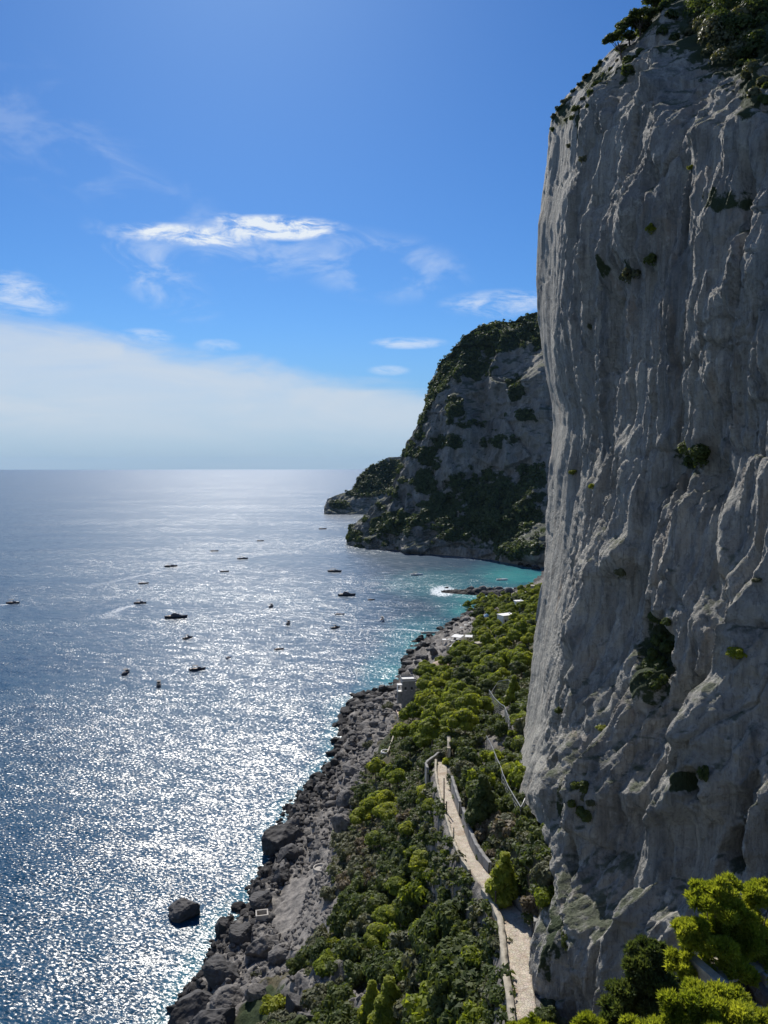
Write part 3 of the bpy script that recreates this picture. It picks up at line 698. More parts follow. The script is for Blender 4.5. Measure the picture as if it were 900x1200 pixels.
def leaf_mesh(name, bl, n, size, seed, mat, **k):
    V, F, T = leaves(bl, n, size, seed, **k); return mesh_np(name, V, F, mat, False, {'tint': T})
def tufts(bl, n, size, seed, mat, name='crown', per=6, w=0.17):
    """needle tufts: sprays of thin triangles round a point, for trees close to the camera"""
    g = np.random.default_rng(seed); B = np.array(bl, float)
    wgt = (B[:, 3] * B[:, 4] * B[:, 5]) ** (2 / 3); idx = g.choice(len(B), n, p=wgt / wgt.sum())
    d = g.normal(size=(n, 3)); d /= np.linalg.norm(d, axis=1)[:, None]
    d[:, 2] = np.where((d[:, 2] < -0.2) & (g.random(n) < .75), -d[:, 2], d[:, 2])
    lump = 1 + 0.20 * vn(d[:, 0] * 3 + idx, d[:, 1] * 3, d[:, 2] * 3, seed) + 0.12 * vn(d[:, 0] * 8 + idx, d[:, 1] * 8, d[:, 2] * 8, seed + 1)
    c = B[idx, :3] + B[idx, 3:] * d * ((1 - .45 * g.random(n) ** 2) * lump)[:, None]
    c = np.repeat(c, per, 0); dd = np.repeat(d, per, 0); m = n * per
    ax = dd * .7 + g.normal(size=(m, 3)) * 0.6 + [0, 0, .45]; ax /= np.linalg.norm(ax, axis=1)[:, None]
    sd_ = np.cross(ax, g.normal(size=(m, 3))); sd_ /= np.linalg.norm(sd_, axis=1)[:, None]
    L = size * (0.6 + .8 * g.random(m))[:, None]
    V = np.stack([c - sd_ * L * w, c + sd_ * L * w, c + ax * L], 1).reshape(-1, 3)
    tt = np.clip(.5 + .4 * vn(c[:, 0] * 1.3, c[:, 1] * 1.3, c[:, 2] * 1.3, seed) + .15 * g.normal(size=m), 0, 1)
    return mesh_np(name, V, np.arange(m * 3).reshape(-1, 3), mat, False, {'tint': np.repeat(tt, 3)})

def trunk_mesh(h, r, lean, tips, seed=0):
    g = random.Random(seed); mb = MB()
    pts = [(lean[0] * (q / 5) ** 1.5, lean[1] * (q / 5) ** 1.5, -0.8 + (h + 0.8) * q / 5) for q in range(6)]
    mb.tube(pts, r, r * .5)
    for tx, ty, tz in tips:
        a = pts[g.choice((3, 4))]; mid = ((a[0] + tx) / 2 + g.uniform(-.2, .2), (a[1] + ty) / 2, (a[2] + tz) / 2 - .25)
        mb.tube([a, mid, (tx, ty, tz)], r * .42, r * .14, seg=5)
    return mb.mesh('trunk', M_BARK, True)
def pine_proto(seed, H=8.0, rad=3.6, flat=0.55, n=5200, size=0.36):
    g = random.Random(seed); bl = []
    for q in range(11):
        a = q * 2.4 + g.random(); rr_ = rad * (0.28 + .5 * g.random()) if q else 0
        zc = H * (0.80 - 0.42 * (rr_ / rad) ** 1.6 + g.uniform(-.07, .05)); s_ = rad * g.uniform(.34, .5)
        bl.append((cos(a) * rr_, sin(a) * rr_, zc, s_, s_, s_ * flat * g.uniform(.9, 1.3)))
    V, F, T = leaves(bl, n, size, seed); tips = [b[:3] for b in bl[1:7]]
    return bl, V, F, T, trunk_mesh(H * .62, 0.22, (g.uniform(-.5, .5), g.uniform(-.5, .5)), tips, seed)
def cone_proto(seed, H=6.0, rad=1.9, n=4200, size=0.26):
    g = random.Random(seed); bl = [(g.uniform(-.1, .1), g.uniform(-.1, .1), H * .93, rad * .25, rad * .25, H * .10)]
    for q in range(16):
        f = q / 16; z = H * (.14 + .72 * f); rr_ = rad * (1 - f) ** .7 * .62; a = q * 2.4
        s_ = rad * (.5 - .26 * f); bl.append((cos(a) * rr_, sin(a) * rr_, z, s_, s_, s_ * 1.1))
    V, F, T = leaves(bl, n, size, seed, up=.5); return bl, V, F, T, trunk_mesh(H * .8, .12, (0, 0), [], seed)
def shrub_blobs(seed, r=1.3, h=1.5, k=7):
    g = random.Random(seed); bl = [(0, 0, h * .45, r * .6, r * .6, h * .5)]
    for q in range(k):
        a = q * 2.4 + g.random(); q_ = r * g.uniform(.35, .75); s_ = r * g.uniform(.3, .48)
        bl.append((cos(a) * q_, sin(a) * q_, h * g.uniform(.3, .72), s_, s_, s_ * .85))
    return bl
PINES = [pine_proto(100 + i, H=7.6 + i * .5, rad=3.2 + .25 * i, flat=(.5, .62, .72, .8)[i]) for i in range(4)]
CONES = [cone_proto(200 + i) for i in range(2)]
SHRUBS = [leaves(shrub_blobs(300 + i, 1.3, 1.2 + .25 * i), 1100, .17, 300 + i) for i in range(4)]
_cache = {}
def lm(kind, i, mat, nm='crown'):
    key = (kind, i, mat.name, nm)
    if key not in _cache:
        if kind == 'pine': V, F, T = PINES[i][1:4]
        elif kind == 'cone': V, F, T = CONES[i][1:4]
        else: V, F, T = SHRUBS[i]
        _cache[key] = mesh_np(nm, V, F, mat, False, {'tint': T})
    return _cache[key]

# visible vertices of the hillside, to plant on
_run = np.minimum.accumulate(np.where(TD > 5, TPY, 1e9), 0); VISM = (TPY <= _run + 0.8) & (TD > 40) & (TPX > -20) & (TPX < 920) & (TPY < 1230)
_ci = np.interp(TPY, cpy[::-1, NB + 2], (xs[::-1, 0])) if False else None
sil_at = ip(TPY, SIL)
VISM &= (TPX < sil_at + 4)
vi = np.argwhere(VISM); vpx, vpy, vD = TPX[VISM], TPY[VISM], TD[VISM]; v3 = np.stack([TX[VISM], TY[VISM], TZ[VISM]], -1)
_pp = dp[VISM]
def inpoly(x, y, poly):
    r = np.zeros(len(x), bool); n_ = len(poly)
    for i in range(n_):
        x1, y1 = poly[i]; x2, y2 = poly[(i + 1) % n_]
        c = ((y1 > y) != (y2 > y)) & (x < (x2 - x1) * (y - y1) / (y2 - y1 + 1e-12) + x1); r ^= c
    return r
def scatter(mask, dist_m, nmax, seed, wt=None, taken=None):
    """poisson picks; dist_m metres apart on the ground"""
    g = np.random.default_rng(seed); idx = np.nonzero(mask)[0]
    p = (1.0 / (1 + 0 * vD[idx])) if wt is None else wt[idx]
    # equal chance per ground area: vertices are denser near the camera
    p = p * np.hypot(v3[idx, 0], v3[idx, 1]) ** 2; p = p / p.sum()
    cand = g.choice(idx, min(len(idx), nmax * 30), p=p, replace=False) if len(idx) > nmax * 30 else g.permutation(idx)
    out = []; pts = [] if taken is None else list(taken)
    arr = np.array(pts).reshape(-1, 3) if pts else np.zeros((0, 3))
    for c in cand:
        q = v3[c]
        if len(arr) and (np.hypot(arr[:, 0] - q[0], arr[:, 1] - q[1]) < dist_m * 0.5 + arr[:, 2] * .5).any(): continue
        arr = np.vstack([arr, [q[0], q[1], dist_m]]); out.append(q)
        if len(out) >= nmax: break
    return out, arr

# ---------------------------------------------------------------- labels that can be pointed at
MARKS = [("the grey tower house", 478, 806), ("the pink terrace deck", 471, 838), ("the small brown deck", 468, 853), ("the round stone lookout", 452, 881), ("the straw-roofed kiosk", 515, 774),
         ("the white beach awning", 535, 745), ("the white villa roof", 597, 721), ("the upper rockfall net", 588, 822), ("the lower rockfall net", 603, 920),
         ("the hairpin of the paved path", 512, 896), ("the tree shadow on the path", 603, 1088), ("the lone rock in the sea", 218, 1062),
         ("the tallest shore boulder", 332, 972), ("the pale rock slab", 362, 1070), ("the twin bright saplings", 446, 1168), ("the yellow-green crag bush", 321, 1176), ("the cone-shaped pine by the path", 590, 1030),
         ("the dark cone pine above the path", 566, 935), ("the round lime bush on the slope", 392, 1106), ("the low rocky islet", 555, 694)]
ORD = ["nearest", "second nearest", "third nearest", "fourth nearest", "fifth nearest", "sixth nearest", "seventh nearest", "eighth nearest", "ninth nearest", "tenth nearest", "eleventh nearest", "twelfth nearest"] + [f"{i}th nearest" for i in range(13, 60)]
SECT = ["right of", "above right of", "above", "above left of", "left of", "below left of", "below", "below right of"]
def place_labels(items, noun):
    """items: (object, look word, xyz). label = look noun, rank direction landmark"""
    b = {}
    for o, look, q in items:
        x, y, _ = proj(np.array(q)); d = [math.hypot(x - mx, y - my) for _, mx, my in MARKS]; i = int(np.argmin(d))
        sct = int(((math.atan2(-(y - MARKS[i][2]), x - MARKS[i][1]) + pi / 8) % (2 * pi)) // (pi / 4))
        b.setdefault((i, sct, look), []).append((d[i], o, look))
    for (i, sct, _l), L in b.items():
        for r_, (_, o, look) in enumerate(sorted(L, key=lambda e: e[0])):
            o['label'] = f"{look}{' ' + noun if noun else ''}, {ORD[min(r_, len(ORD) - 1)]} {SECT[sct]} {MARKS[i][0]}"

def plant_tree(kind, i, leafmat, q, scale, label=None, cat='tree', group=None, name='pine_tree', zs=1.0, mesh=None):
    e = empty(name, tuple(q), random.random() * 6.28); e.scale = (scale, scale, scale * zs)
    ob('crown', lm(kind, i, leafmat), e); ob('trunk', (PINES if kind == 'pine' else CONES)[i][4], e)
    return tag(e, label, cat, group)

# ---- single trees and bushes that can be told apart
taken = []
def single_cone(px, py_base, hpx, i, m, label, zs=1.0, wide=1.0):
    q = hit(px, py_base); D = proj(q)[2]; sc = hpx / FOC * D / 6.0
    e = plant_tree('cone', i, m, q, sc * wide, label, zs=zs / wide, name='young_pine'); taken.append((q[0], q[1], 3.0 * sc)); return e
single_cone(590, 1058, 60, 0, M_PINE_F, "bright green cone-shaped pine beside the paved path, casting the shadow", wide=1.15)
single_cone(566, 968, 60, 1, M_MACCHIA, "dark cone-shaped pine on the slope right of the upper path", wide=1.1)
single_cone(436, 1205, 56, 1, M_PINE_F, "left one of the twin bright saplings at the bottom of the slope")
single_cone(457, 1212, 68, 0, M_PINE_F, "right and taller one of the twin bright saplings at the bottom of the slope", wide=1.15)
single_cone(602, 824, 32, 0, M_PINE, "narrow dark green pine standing right of the upper rockfall net")
single_cone(522, 908, 22, 1, M_PINE_F, "small bright conical pine just right of the path hairpin wall") if False else None

def bush(kind_i, m, q, sc, label=None, cat='shrub', group=None, name='shrub', zs=1.0):
    o = ob(name, lm('shrub', kind_i, m, 'shrub')); o.location = (q[0], q[1], q[2] - 0.15 * sc); o.scale = (sc, sc, sc * zs); o.rotation_euler = (0, 0, random.random() * 6.28)
    return tag(o, label, cat, group)
def single_bush(px, py, wpx, i, m, label, cat='shrub', name='shrub', zs=1.0, on='g'):
    q = hit(px, py + wpx * .25) if on == 'g' else cliff_at(px, py); D = proj(q)[2]; sc = wpx / FOC * D / 2.6
    if on != 'g': q = q + np.array([-.3, -.5, -.5]) * sc
    o = bush(i, m, q, sc, label, cat, name=name, zs=zs)
    if on == 'g': taken.append((q[0], q[1], 2.2 * sc))
    return o
single_bush(321, 1176, 30, 1, M_LIME, "vivid yellow-green spurge bush on the rocky crag at the bottom left", name='spurge_bush')
for px_, py_, w__, l_ in [(432, 872, 16, "grey-olive bush on the boulder shore left of the round lookout"), (418, 940, 18, "grey-olive bush at the lower edge of the grove by the shore"), (398, 985, 22, "grey-olive bush above the round concrete ring"), (396, 1020, 20, "grey-olive bush right of the round concrete ring"),
                         (352, 1128, 20, "grey-olive bush on the rubble below the pale slab"), (300, 1140, 14, "small grey-olive bush among the bottom left rocks"), (455, 826, 16, "grey-olive bush at the upper tip of the boulder shore"), (384, 1048, 22, "grey-olive bush on the right rim of the pale slab")]:
    single_bush(px_, py_, w__, random.randrange(4), M_OLIVE, l_, name='shore_bush')
single_bush(392, 1106, 24, 2, M_LIME, "round lime-green bush alone on the dark scrub above the pale slab", name='spurge_bush')
single_bush(625, 1062, 34, 3, M_DRY, "rounded tan dry bush against the foot of the cliff above the path", name='dry_bush')
single_bush(528, 892, 18, 1, M_PINE_F, "small bright bush on the ledge right of the path hairpin", name='leafy_bush')
single_bush(640, 1186, 26, 0, M_MACCHIA, "dark bush in the corner between the path end and the cliff foot", name='leafy_bush')
single_bush(652, 1196, 22, 2, M_OLIVE, "grey-olive bush at the bottom edge under the cliff foot", name='leafy_bush')
for px, py, wpx, i, m, lab, zs in [
    (740, 326, 26, 1, M_OLIVE, "larger olive bush clinging to the upper cliff rib below the yellow tuft", 1.2),
    (766, 308, 20, 2, M_MACCHIA, "dark green bush in the cliff hollow right of the olive bush", 1.2),
    (762, 272, 13, 3, M_LIME, "yellow-green tuft on the upper cliff rib above the olive bush", 1.2),
    (809, 197, 9, 0, M_LIME, "tiny bright tuft on the highest diagonal rib of the cliff", 1.0),
    (671, 553, 10, 0, M_LIME, "small lime tuft on the left face of the cliff, left one of two", 1.2),
    (694, 571, 8, 1, M_LIME, "small lime tuft on the left face of the cliff, right one of two", 1.4),
    (729, 673, 14, 2, M_OLIVE, "olive tuft on the slanting cliff nose at mid height", 1.3),
    (864, 765, 24, 3, M_LIME, "bright yellow-green spurge bush on the right part of the cliff", .8),
    (886, 678, 12, 0, M_OLIVE, "small olive tuft near the right edge above the yellow-green spurge", 1.0),
    (705, 853, 13, 1, M_LIME, "yellow-green tuft on the lower left cliff face", .9),
    (655, 833, 10, 2, M_MACCHIA, "round dark bush on the lower left edge of the cliff", 1.3),
    (826, 912, 15, 3, M_MACCHIA, "dark bush in the narrow cleft of the lower cliff", 1.9),
    (668, 172, 8, 0, M_OLIVE, "small olive tuft on the shoulder of the cliff", 1.2),
    (684, 190, 10, 1, M_OLIVE, "olive tuft in the groove under the cliff shoulder", 1.6),
    (691, 385, 8, 2, M_OLIVE, "tiny olive tuft half way down the cliff's left face", 1.3),
    (665, 1108, 14, 3, M_MACCHIA, "dark bush in the groove of the lowest cliff rib", 2.0)]:
    single_bush(px, py, wpx, i, m, lab, name='cliff_bush', zs=zs, on='c')
# the hanging ivy mass and other thick growth: several bushes each, one plant
def hanging(px, py, w_, h_, n_, m, label, size=.28, seed=1, name='hanging_shrub'):
    g = random.Random(seed); bl = []; q0 = cliff_at(px, py)
    for _ in range(n_):
        u_, v_ = g.uniform(-1, 1), g.uniform(-1, 1)
        q = cliff_at(px + w_ * u_ * (1 - .4 * abs(v_)), py + h_ * v_); sc = proj(q)[2] / FOC * w_ * g.uniform(.25, .5); d_ = q - q0
        bl.append((d_[0] - sc * .25, d_[1] - sc * .25, d_[2], sc, sc, sc * .9))
    o = ob(name, leaf_mesh(name, bl, int(240 * n_), size, seed, m)); o.location = q0; return tag(o, label, 'shrub')
hanging(774, 762, 17, 42, 16, M_MACCHIA, "tall dark mass of hanging scrub in the cliff cleft at mid height", seed=3)
hanging(680, 940, 13, 24, 9, M_MACCHIA, "dark scrub patch hanging on the lower left cliff face", seed=4)
hanging(690, 936, 6, 10, 3, M_OLIVE, "lighter scrub tuft on the right rim of the dark lower cliff scrub", seed=5)
hanging(812, 535, 22, 10, 6, M_MACCHIA, "flat dark scrub under the overhang on the right side of the cliff", seed=6)
for q_, (px, py, a, b, n_, sd_, lab) in enumerate([(882, 62, 20, 22, 9, 7, "dark scrub around the holes at the upper right of the cliff"), (852, 14, 42, 16, 14, 8, "large dark scrub mass covering the cliff top at right"),
        (893, 120, 10, 22, 6, 9, "dark scrub at the right edge below the cliff-top holes"), (783, 22, 14, 24, 9, 10, "green scrub on the crest left of the pale cliff rib"), (745, 72, 14, 12, 6, 11, "scrub on the crest right of the summit pines")]):
    hanging(px, py, a, b, n_, M_DKTREE, lab, size=.3, seed=sd_)
for a in [(848, 52, 34, 26, 15, 31, "pale olive scrub patch spreading below the dark cliff-top scrub"), (884, 96, 14, 16, 6, 32, "pale olive scrub patch at the right edge under the cliff holes"), (812, 30, 10, 26, 6, 33, "narrow olive scrub strip along the right side of the pale top rib"), (870, 30, 30, 22, 12, 34, "mid-green scrub in the middle of the cliff top at right")]:
    hanging(a[0], a[1], a[2], a[3], a[4], M_OLIVE if 'olive' in a[6] else M_MACCHIA, a[6], size=.3, seed=a[5])
# crest shrubs along the skyline of the cliff
items = []
g_ = random.Random(5)
for px, py in [(650, 136), (656, 128), (662, 120), (668, 114), (673, 106), (680, 99), (686, 92), (692, 88), (698, 80), (704, 75), (664, 140), (676, 128), (684, 116), (692, 108), (700, 98), (708, 88), (716, 80), (724, 70), (648, 152), (712, 70), (672, 138), (690, 124)]:
    q = cliff_at(px, py); sc = proj(q)[2] / FOC * g_.uniform(6, 12) / 2.6
    items.append((px + py * .01, bush(g_.randrange(4), g_.choice((M_MACCHIA, M_DKTREE, M_OLIVE)), q + np.array([0, 0, -.4]), sc, cat='shrub', group='shrubs along the cliff shoulder', name='shrub')))
for i_, (_, o) in enumerate(sorted(items, key=lambda e: e[0])): o['label'] = f"wind-clipped shrub on the skyline shoulder of the cliff, {(ORD[i_].replace(' nearest','').replace('nearest','first'))} from left"
# summit pines
def summit_pine(px, py, hpx, i, label, lean=0.0, D=None):
    q = cliff_at(px, py) + np.array([0, 1.0, -.6]); D = proj(q)[2]; sc = hpx / FOC * D / (7.6 + i * .5)
    e = empty('pine_tree', tuple(q), 0.6 * i); e.scale = (sc * 1.15, sc * 1.15, sc); e.rotation_euler = (0, lean, .9 * i)
    key = ('sp', i)
    if key not in _cache: _cache[key] = leaf_mesh('crown', [(b[0] * 1.15, b[1] * 1.15, b[2] + .4, b[3] * .8, b[4] * .8, b[5] * .6) for b in PINES[i][0]], 2600, .27, 500 + i, M_DKTREE, shell=.6)
    ob('crown', _cache[key], e); ob('trunk', PINES[i][4], e); tag(e, label, 'tree', 'pines on the cliff top')
summit_pine(731, 66, 40, 0, "leftmost umbrella pine on the cliff top, leaning out over the edge", -.22)
summit_pine(741, 56, 44, 1, "second umbrella pine from the left on the cliff top", -.05)
summit_pine(753, 44, 42, 2, "third umbrella pine from the left on the cliff top", .05)
summit_pine(768, 28, 40, 3, "fourth umbrella pine from the left on the cliff top, cut by the frame", .1)

for a_, b_, r_ in [(471, 850, 7), (468, 866, 7), (455, 892, 5), (483, 842, 5), (479, 822, 6), (517, 790, 8), (534, 764, 9), (549, 760, 6), (597, 740, 9), (609, 728, 6), (571, 738, 5), (588, 838, 5), (578, 828, 5)]:
    q_ = hit(a_, b_); taken.append((q_[0], q_[1], r_))
# ---- the pine grove
GROVE = [(642, 690), (600, 700), (572, 702), (540, 716), (556, 733), (562, 746), (548, 760), (520, 780), (495, 782), (488, 800), (492, 820), (478, 838), (480, 850), (470, 870), (445, 898), (430, 912), (418, 945), (420, 975), (450, 972), (470, 930), (490, 912),
         (505, 885), (545, 875), (572, 850), (585, 808), (618, 800), (625, 760)]
grove_mask = inpoly(vpx, vpy, GROVE) & (_pp > 5)
spots, tk = scatter(grove_mask, 5.6, 240, 11, taken=taken)
items = []
for q in spots:
    px, py, D = proj(q); g0 = random.random(); sc = random.uniform(.85, 1.3) * (1.0 if D < 450 else .85)
    if D < 260: sc *= .88
    m, w_ = (M_PINE, "mid-green") if g0 < .62 else ((M_PINE_F, "bright green") if g0 < .84 else (M_DKTREE, "dark green"))
    e = plant_tree('pine', random.randrange(4), m, q, sc, group='pines of the grove below the cliff')
    items.append((e, ("tall " if sc > 1.08 else ("small " if sc < .9 else "")) + w_, q + np.array([0, 0, 5 * sc])))
# scattered bright pines on the near slope
SLOPE_PINES = [(468, 1040, 40, 0), (452, 1075, 36, 1), (497, 1012, 36, 2), (488, 1000, 26, 1), (445, 1100, 34, 3), (505, 945, 30, 0), (440, 985, 30, 1), (455, 955, 34, 2), (478, 975, 24, 3), (500, 930, 26, 2),
               (438, 1140, 28, 0), (424, 960, 26, 3), (600, 905, 28, 2), (617, 890, 20, 1), (510, 1030, 24, 0), (470, 1070, 30, 3)]
for px, py, wpx, i in SLOPE_PINES:
    q = hit(px, py + wpx * .45); D = proj(q)[2]; sc = wpx / FOC * D / 7.4
    e = plant_tree('pine', i, M_PINE_F if (px + i) % 3 else M_PINE, q, sc, group='young pines scattered on the near slope', zs=.8)
    items.append((e, "young bright pine" if (px + i) % 3 else "young mid-green pine", q + np.array([0, 0, 4 * sc]))); tk = np.vstack([tk, [q[0], q[1], 5 * sc]])
_pine_items = items
place_labels([(o, l if 'pine' in l else l + ' pine', q) for o, l, q in items], '')

# ---- shrubs of the slope
SLOPE = [(640, 850), (600, 800), (588, 800), (572, 850), (545, 872), (505, 885), (470, 960), (420, 975), (405, 990), (395, 1040), (400, 1080), (372, 1120), (345, 1140), (300, 1225), (645, 1225), (640, 1000), (612, 930)]
rockv = rocky[VISM]; sm = inpoly(vpx, vpy, SLOPE) & (_pp > 2.4) & (rockv < .55)
rk = VEG[VISM]; sm &= (rk > .25) | (np.random.default_rng(3).random(len(rk)) < .12)
spots, tk2 = scatter(sm, 2.9, 205, 12, taken=tk)
_g = random.Random(77)
for j in range(74):
    i_ = _g.uniform(1.5, len(PATHW) - 1.2); a_ = PATHW[int(i_)] * (1 - i_ % 1) + PATHW[int(i_) + 1] * (i_ % 1); t_ = PATHW[int(i_) + 1] - PATHW[int(i_)]; t_ /= np.hypot(t_[0], t_[1])
    sd_ = -1 if j % 3 else 1; of = _g.uniform(3.0, 8.0) if sd_ < 0 else _g.uniform(3.4, 6.0)
    x_, y_ = a_[0] + t_[1] * sd_ * of, a_[1] - t_[0] * sd_ * of; q_ = np.array([x_, y_, float(ground(x_, y_))])
    if proj(q_)[0] < ip(proj(q_)[1], SIL) - 2: spots.append(q_)
items = []
def slope_look(px, py, D):
    r_ = random.random(); dry = float(blobs(np.array(px), np.array(py), [(420, 1010, 34, 54, 1), (580, 985, 30, 26, .8), (545, 900, 24, 20, .6), (600, 1060, 40, 30, .5), (480, 960, 20, 14, .5)]))
    if r_ < dry * .75: return (M_DRY, "dry brown") if r_ < dry * .5 else (M_OLIVE, "grey-olive")
    if r_ < .16: return M_PINE, "fresh green"
    if r_ < .88: return M_MACCHIA, "dark green"
    return M_OLIVE, "grey-olive"
for q in spots:
    px, py, D = proj(q); sc = random.uniform(1.0, 2.6) * (1.1 if px < 560 and py > 1030 else .9); m, l = slope_look(px, py, D)
    dpx = float(seg_dist(q[0], q[1], PATHW)[0]); ondn = float(seg_dist(q[0], q[1], PATHW)[2]) <= 0
    sc = min(sc, max(.35, (dpx - (2.6 if py > 1040 and ondn else 1.6)) / 1.25))
    if ondn and dpx < 6 and q[2] > 55: sc = min(sc, .9)
    if py > 1040 and ondn and dpx < 3.4: sc = .4
    o = bush(random.randrange(4), m, q, sc, group='wild shrubs of the coastal slope', zs=random.uniform(.9, 1.3)); items.append((o, ("large " if sc > 1.9 else ("small " if sc < 1.35 else "")) + l, q + np.array([0, 0, .8 * sc])))
place_labels(items, 'shrub')
# the rest of the scrub reads as one mass
spots, _ = scatter((inpoly(vpx, vpy, SLOPE + []) | grove_mask | inpoly(vpx, vpy, [(372, 1000), (400, 930), (440, 880), (470, 845), (500, 790), (560, 735), (635, 700), (640, 850), (560, 880), (420, 1000), (350, 1130)])) & (_pp > 1.9) & (rk > .3) & (rockv < .7), 1.3, 2100, 13, taken=np.c_[tk2[:, :2], tk2[:, 2] * .35])
PV, PF, PT, off = [], [], [], 0
smallp = [leaves(shrub_blobs(400 + i, 1.1, .95, 4), 95, .27, 400 + i) for i in range(5)]
def joined(spots_, protos, smin, smax, seed):
    g = np.random.default_rng(seed); Vs, Ts = [], []
    for q in spots_:
        V_, F_, T_ = protos[g.integers(len(protos))]; a = g.random() * 6.28; sc = g.uniform(smin, smax)
        Rm = np.array([[cos(a), -sin(a), 0], [sin(a), cos(a), 0], [0, 0, 1]])
        Vs.append(V_ @ Rm.T * sc + np.asarray(q)); Ts.append(T_ * .6 + g.random() * .4)
    V_ = np.concatenate(Vs); return V_, np.arange(len(V_)).reshape(-1, 3), np.concatenate(Ts)
_g = random.Random(78)
for j in range(420):
    i_ = _g.uniform(1.5, len(PATHW) - 1.2); a_ = PATHW[int(i_)] * (1 - i_ % 1) + PATHW[int(i_) + 1] * (i_ % 1); t_ = PATHW[int(i_) + 1] - PATHW[int(i_)]; t_ /= np.hypot(t_[0], t_[1])
    sd_ = -1 if j % 4 else 1; of = _g.uniform(2.6, 6.5) if sd_ < 0 else _g.uniform(2.6, 5.0)
    x_, y_ = a_[0] + t_[1] * sd_ * of, a_[1] - t_[0] * sd_ * of; q_ = np.array([x_, y_, float(ground(x_, y_)) - .3])
    if proj(q_)[0] < ip(proj(q_)[1], SIL) - 2: spots.append(q_)
if spots:
    gq = np.random.default_rng(8); dryq, grq = [], []
    for q in spots:
        px, py, D = proj(q); (dryq if slope_look(px, py, D)[0] is not M_MACCHIA else grq).append(q)
    for nm_, L, m_ in (('dark_ground_scrub', grq, M_MACCHIA), ('dry_ground_scrub', dryq, M_OLIVE)):
        V_, F_, T_ = joined(L, smallp, .8, 1.5, 9); o = ob(nm_, mesh_np(nm_, V_, F_, m_, False, {'tint': T_}))
        tag(o, "low wild scrub covering the slope between the sea and the cliff" if m_ is M_MACCHIA else "low dry grey scrub on the slope between the pines and the shore", 'scrub', kind='stuff')

# scrub of the headlands
def head_scrub(V, veg, nr, n_, seed, size, name, label):
    g = np.random.default_rng(seed); m = veg[:nr] > .45; idx = np.argwhere(m)
    pick = idx[g.choice(len(idx), min(n_, len(idx)), replace=False)]
    pts = V[pick[:, 0], pick[:, 1]]
    protos = [leaves([(0, 0, 1.4, 2.6, 2.6, 2.0), (1.5, .5, 1.2, 1.8, 1.8, 1.5)], 15, 1.7, seed + i) for i in range(6)]
    V_, F_, T_ = joined(pts, protos, size * .6, size * 1.3, seed)
    tag(ob(name, mesh_np(name, V_, F_, M_FARVEG, False, {'tint': T_})), label, 'scrub', kind='stuff')
head_scrub(HV, HVEG, HN, 8000, 21, 1.0, 'headland_scrub', "dark scrub covering the top and ledges of the great headland")
head_scrub(H2V, H2VEG, H2N, 1000, 22, 1.3, 'far_headland_scrub', "dark scrub on the low farther headland")

# ---------------------------------------------------------------- path and its walls
NPTH = 90; pi_ = np.linspace(0, len(PATHW) - 1, NPTH); PC = np.stack([np.interp(pi_, np.arange(len(PATHW)), PATHW[:, j]) for j in range(3)], 1)
_k = np.hanning(9)[1:-1]; _k /= _k.sum()
PC = np.stack([np.convolve(np.pad(PC[:, j], 3, 'reflect', reflect_type='odd'), _k, 'valid') for j in range(3)], 1)
PT = np.gradient(PC, axis=0); PT[:, 2] = 0; PT /= np.linalg.norm(PT, axis=1)[:, None]; PRt = np.stack([PT[:, 1], -PT[:, 0], 0 * PT[:, 0]], 1)
_pc_px, _pc_py, _ = proj(PC)
hwR = np.interp(-_pc_py, [-1215, -1150, -1105, -1084, -1062, -1046, -893], [1.25, 1.15, 1.5, 2.3, 1.5, 1.15, 1.05])
hwL = np.interp(-_pc_py, [-1215, -1084, -1062, -893], [1.15, 1.7, 1.2, 1.05])
def ribbon(name, C, Rt, a, b, mat, z=0.0, across=8, parent=None):
    t = np.linspace(0, 1, across)[None, :, None]
    V = C[:, None] + Rt[:, None] * (-a[:, None, None] * (1 - t) + b[:, None, None] * t); V[..., 2] += z
    return V
def mat_path():
    m, t, b, o = mat('path_paving'); p = t.node('ShaderNodeNewGeometry').outputs['Position']
    v = t.node('ShaderNodeTexVoronoi', feature='DISTANCE_TO_EDGE', inputs={'Vector': p, 'Scale': 3.1}).outputs['Distance']
    vc = t.node('ShaderNodeTexVoronoi', inputs={'Vector': p, 'Scale': 3.1}).outputs['Color']
    n = t.noise(p, 1.1, 6, .6); n2 = t.noise(p, 0.35, 4, .6)
    c = t.mix(t.rng(n, .3, .7), (0.39, 0.325, 0.25), (0.58, 0.51, 0.41)); c = t.mix(0.07, c, vc, 'SOFT_LIGHT')
    c = t.mix(t.rng(v, 0.0, 0.06, .65, 0.0), c, (0.14, 0.12, 0.09)); c = t.mix(t.rng(n2, .56, .68, 0, .6), c, (0.30, 0.21, 0.14))
    t.put(b.inputs['Base Color'], c); b.inputs['Roughness'].default_value = .92
    bp = t.node('ShaderNodeBump', inputs={'Strength': .7, 'Distance': .06, 'Height': t.math('ADD', t.rng(v, 0, .1), n)}); t.put(b.inputs['Normal'], bp.outputs[0]); return m
M_PATH = mat_path()
V = ribbon('path', PC, PRt, hwL, hwR, M_PATH, 0.02, 12); V[..., 2] += 0.05 * vn(V[..., 0] * 1.2, V[..., 1] * 1.2, V[..., 2], 5)
Vb = V.copy(); Vb[..., 2] -= 1.6
ph = np.concatenate([Vb[:, :1], V, Vb[:, -1:]], 1)
tag(ob('path', mesh_np('path', ph.reshape(-1, 3), grid_faces(*ph.shape[:2]), M_PATH, False)), kind='structure')
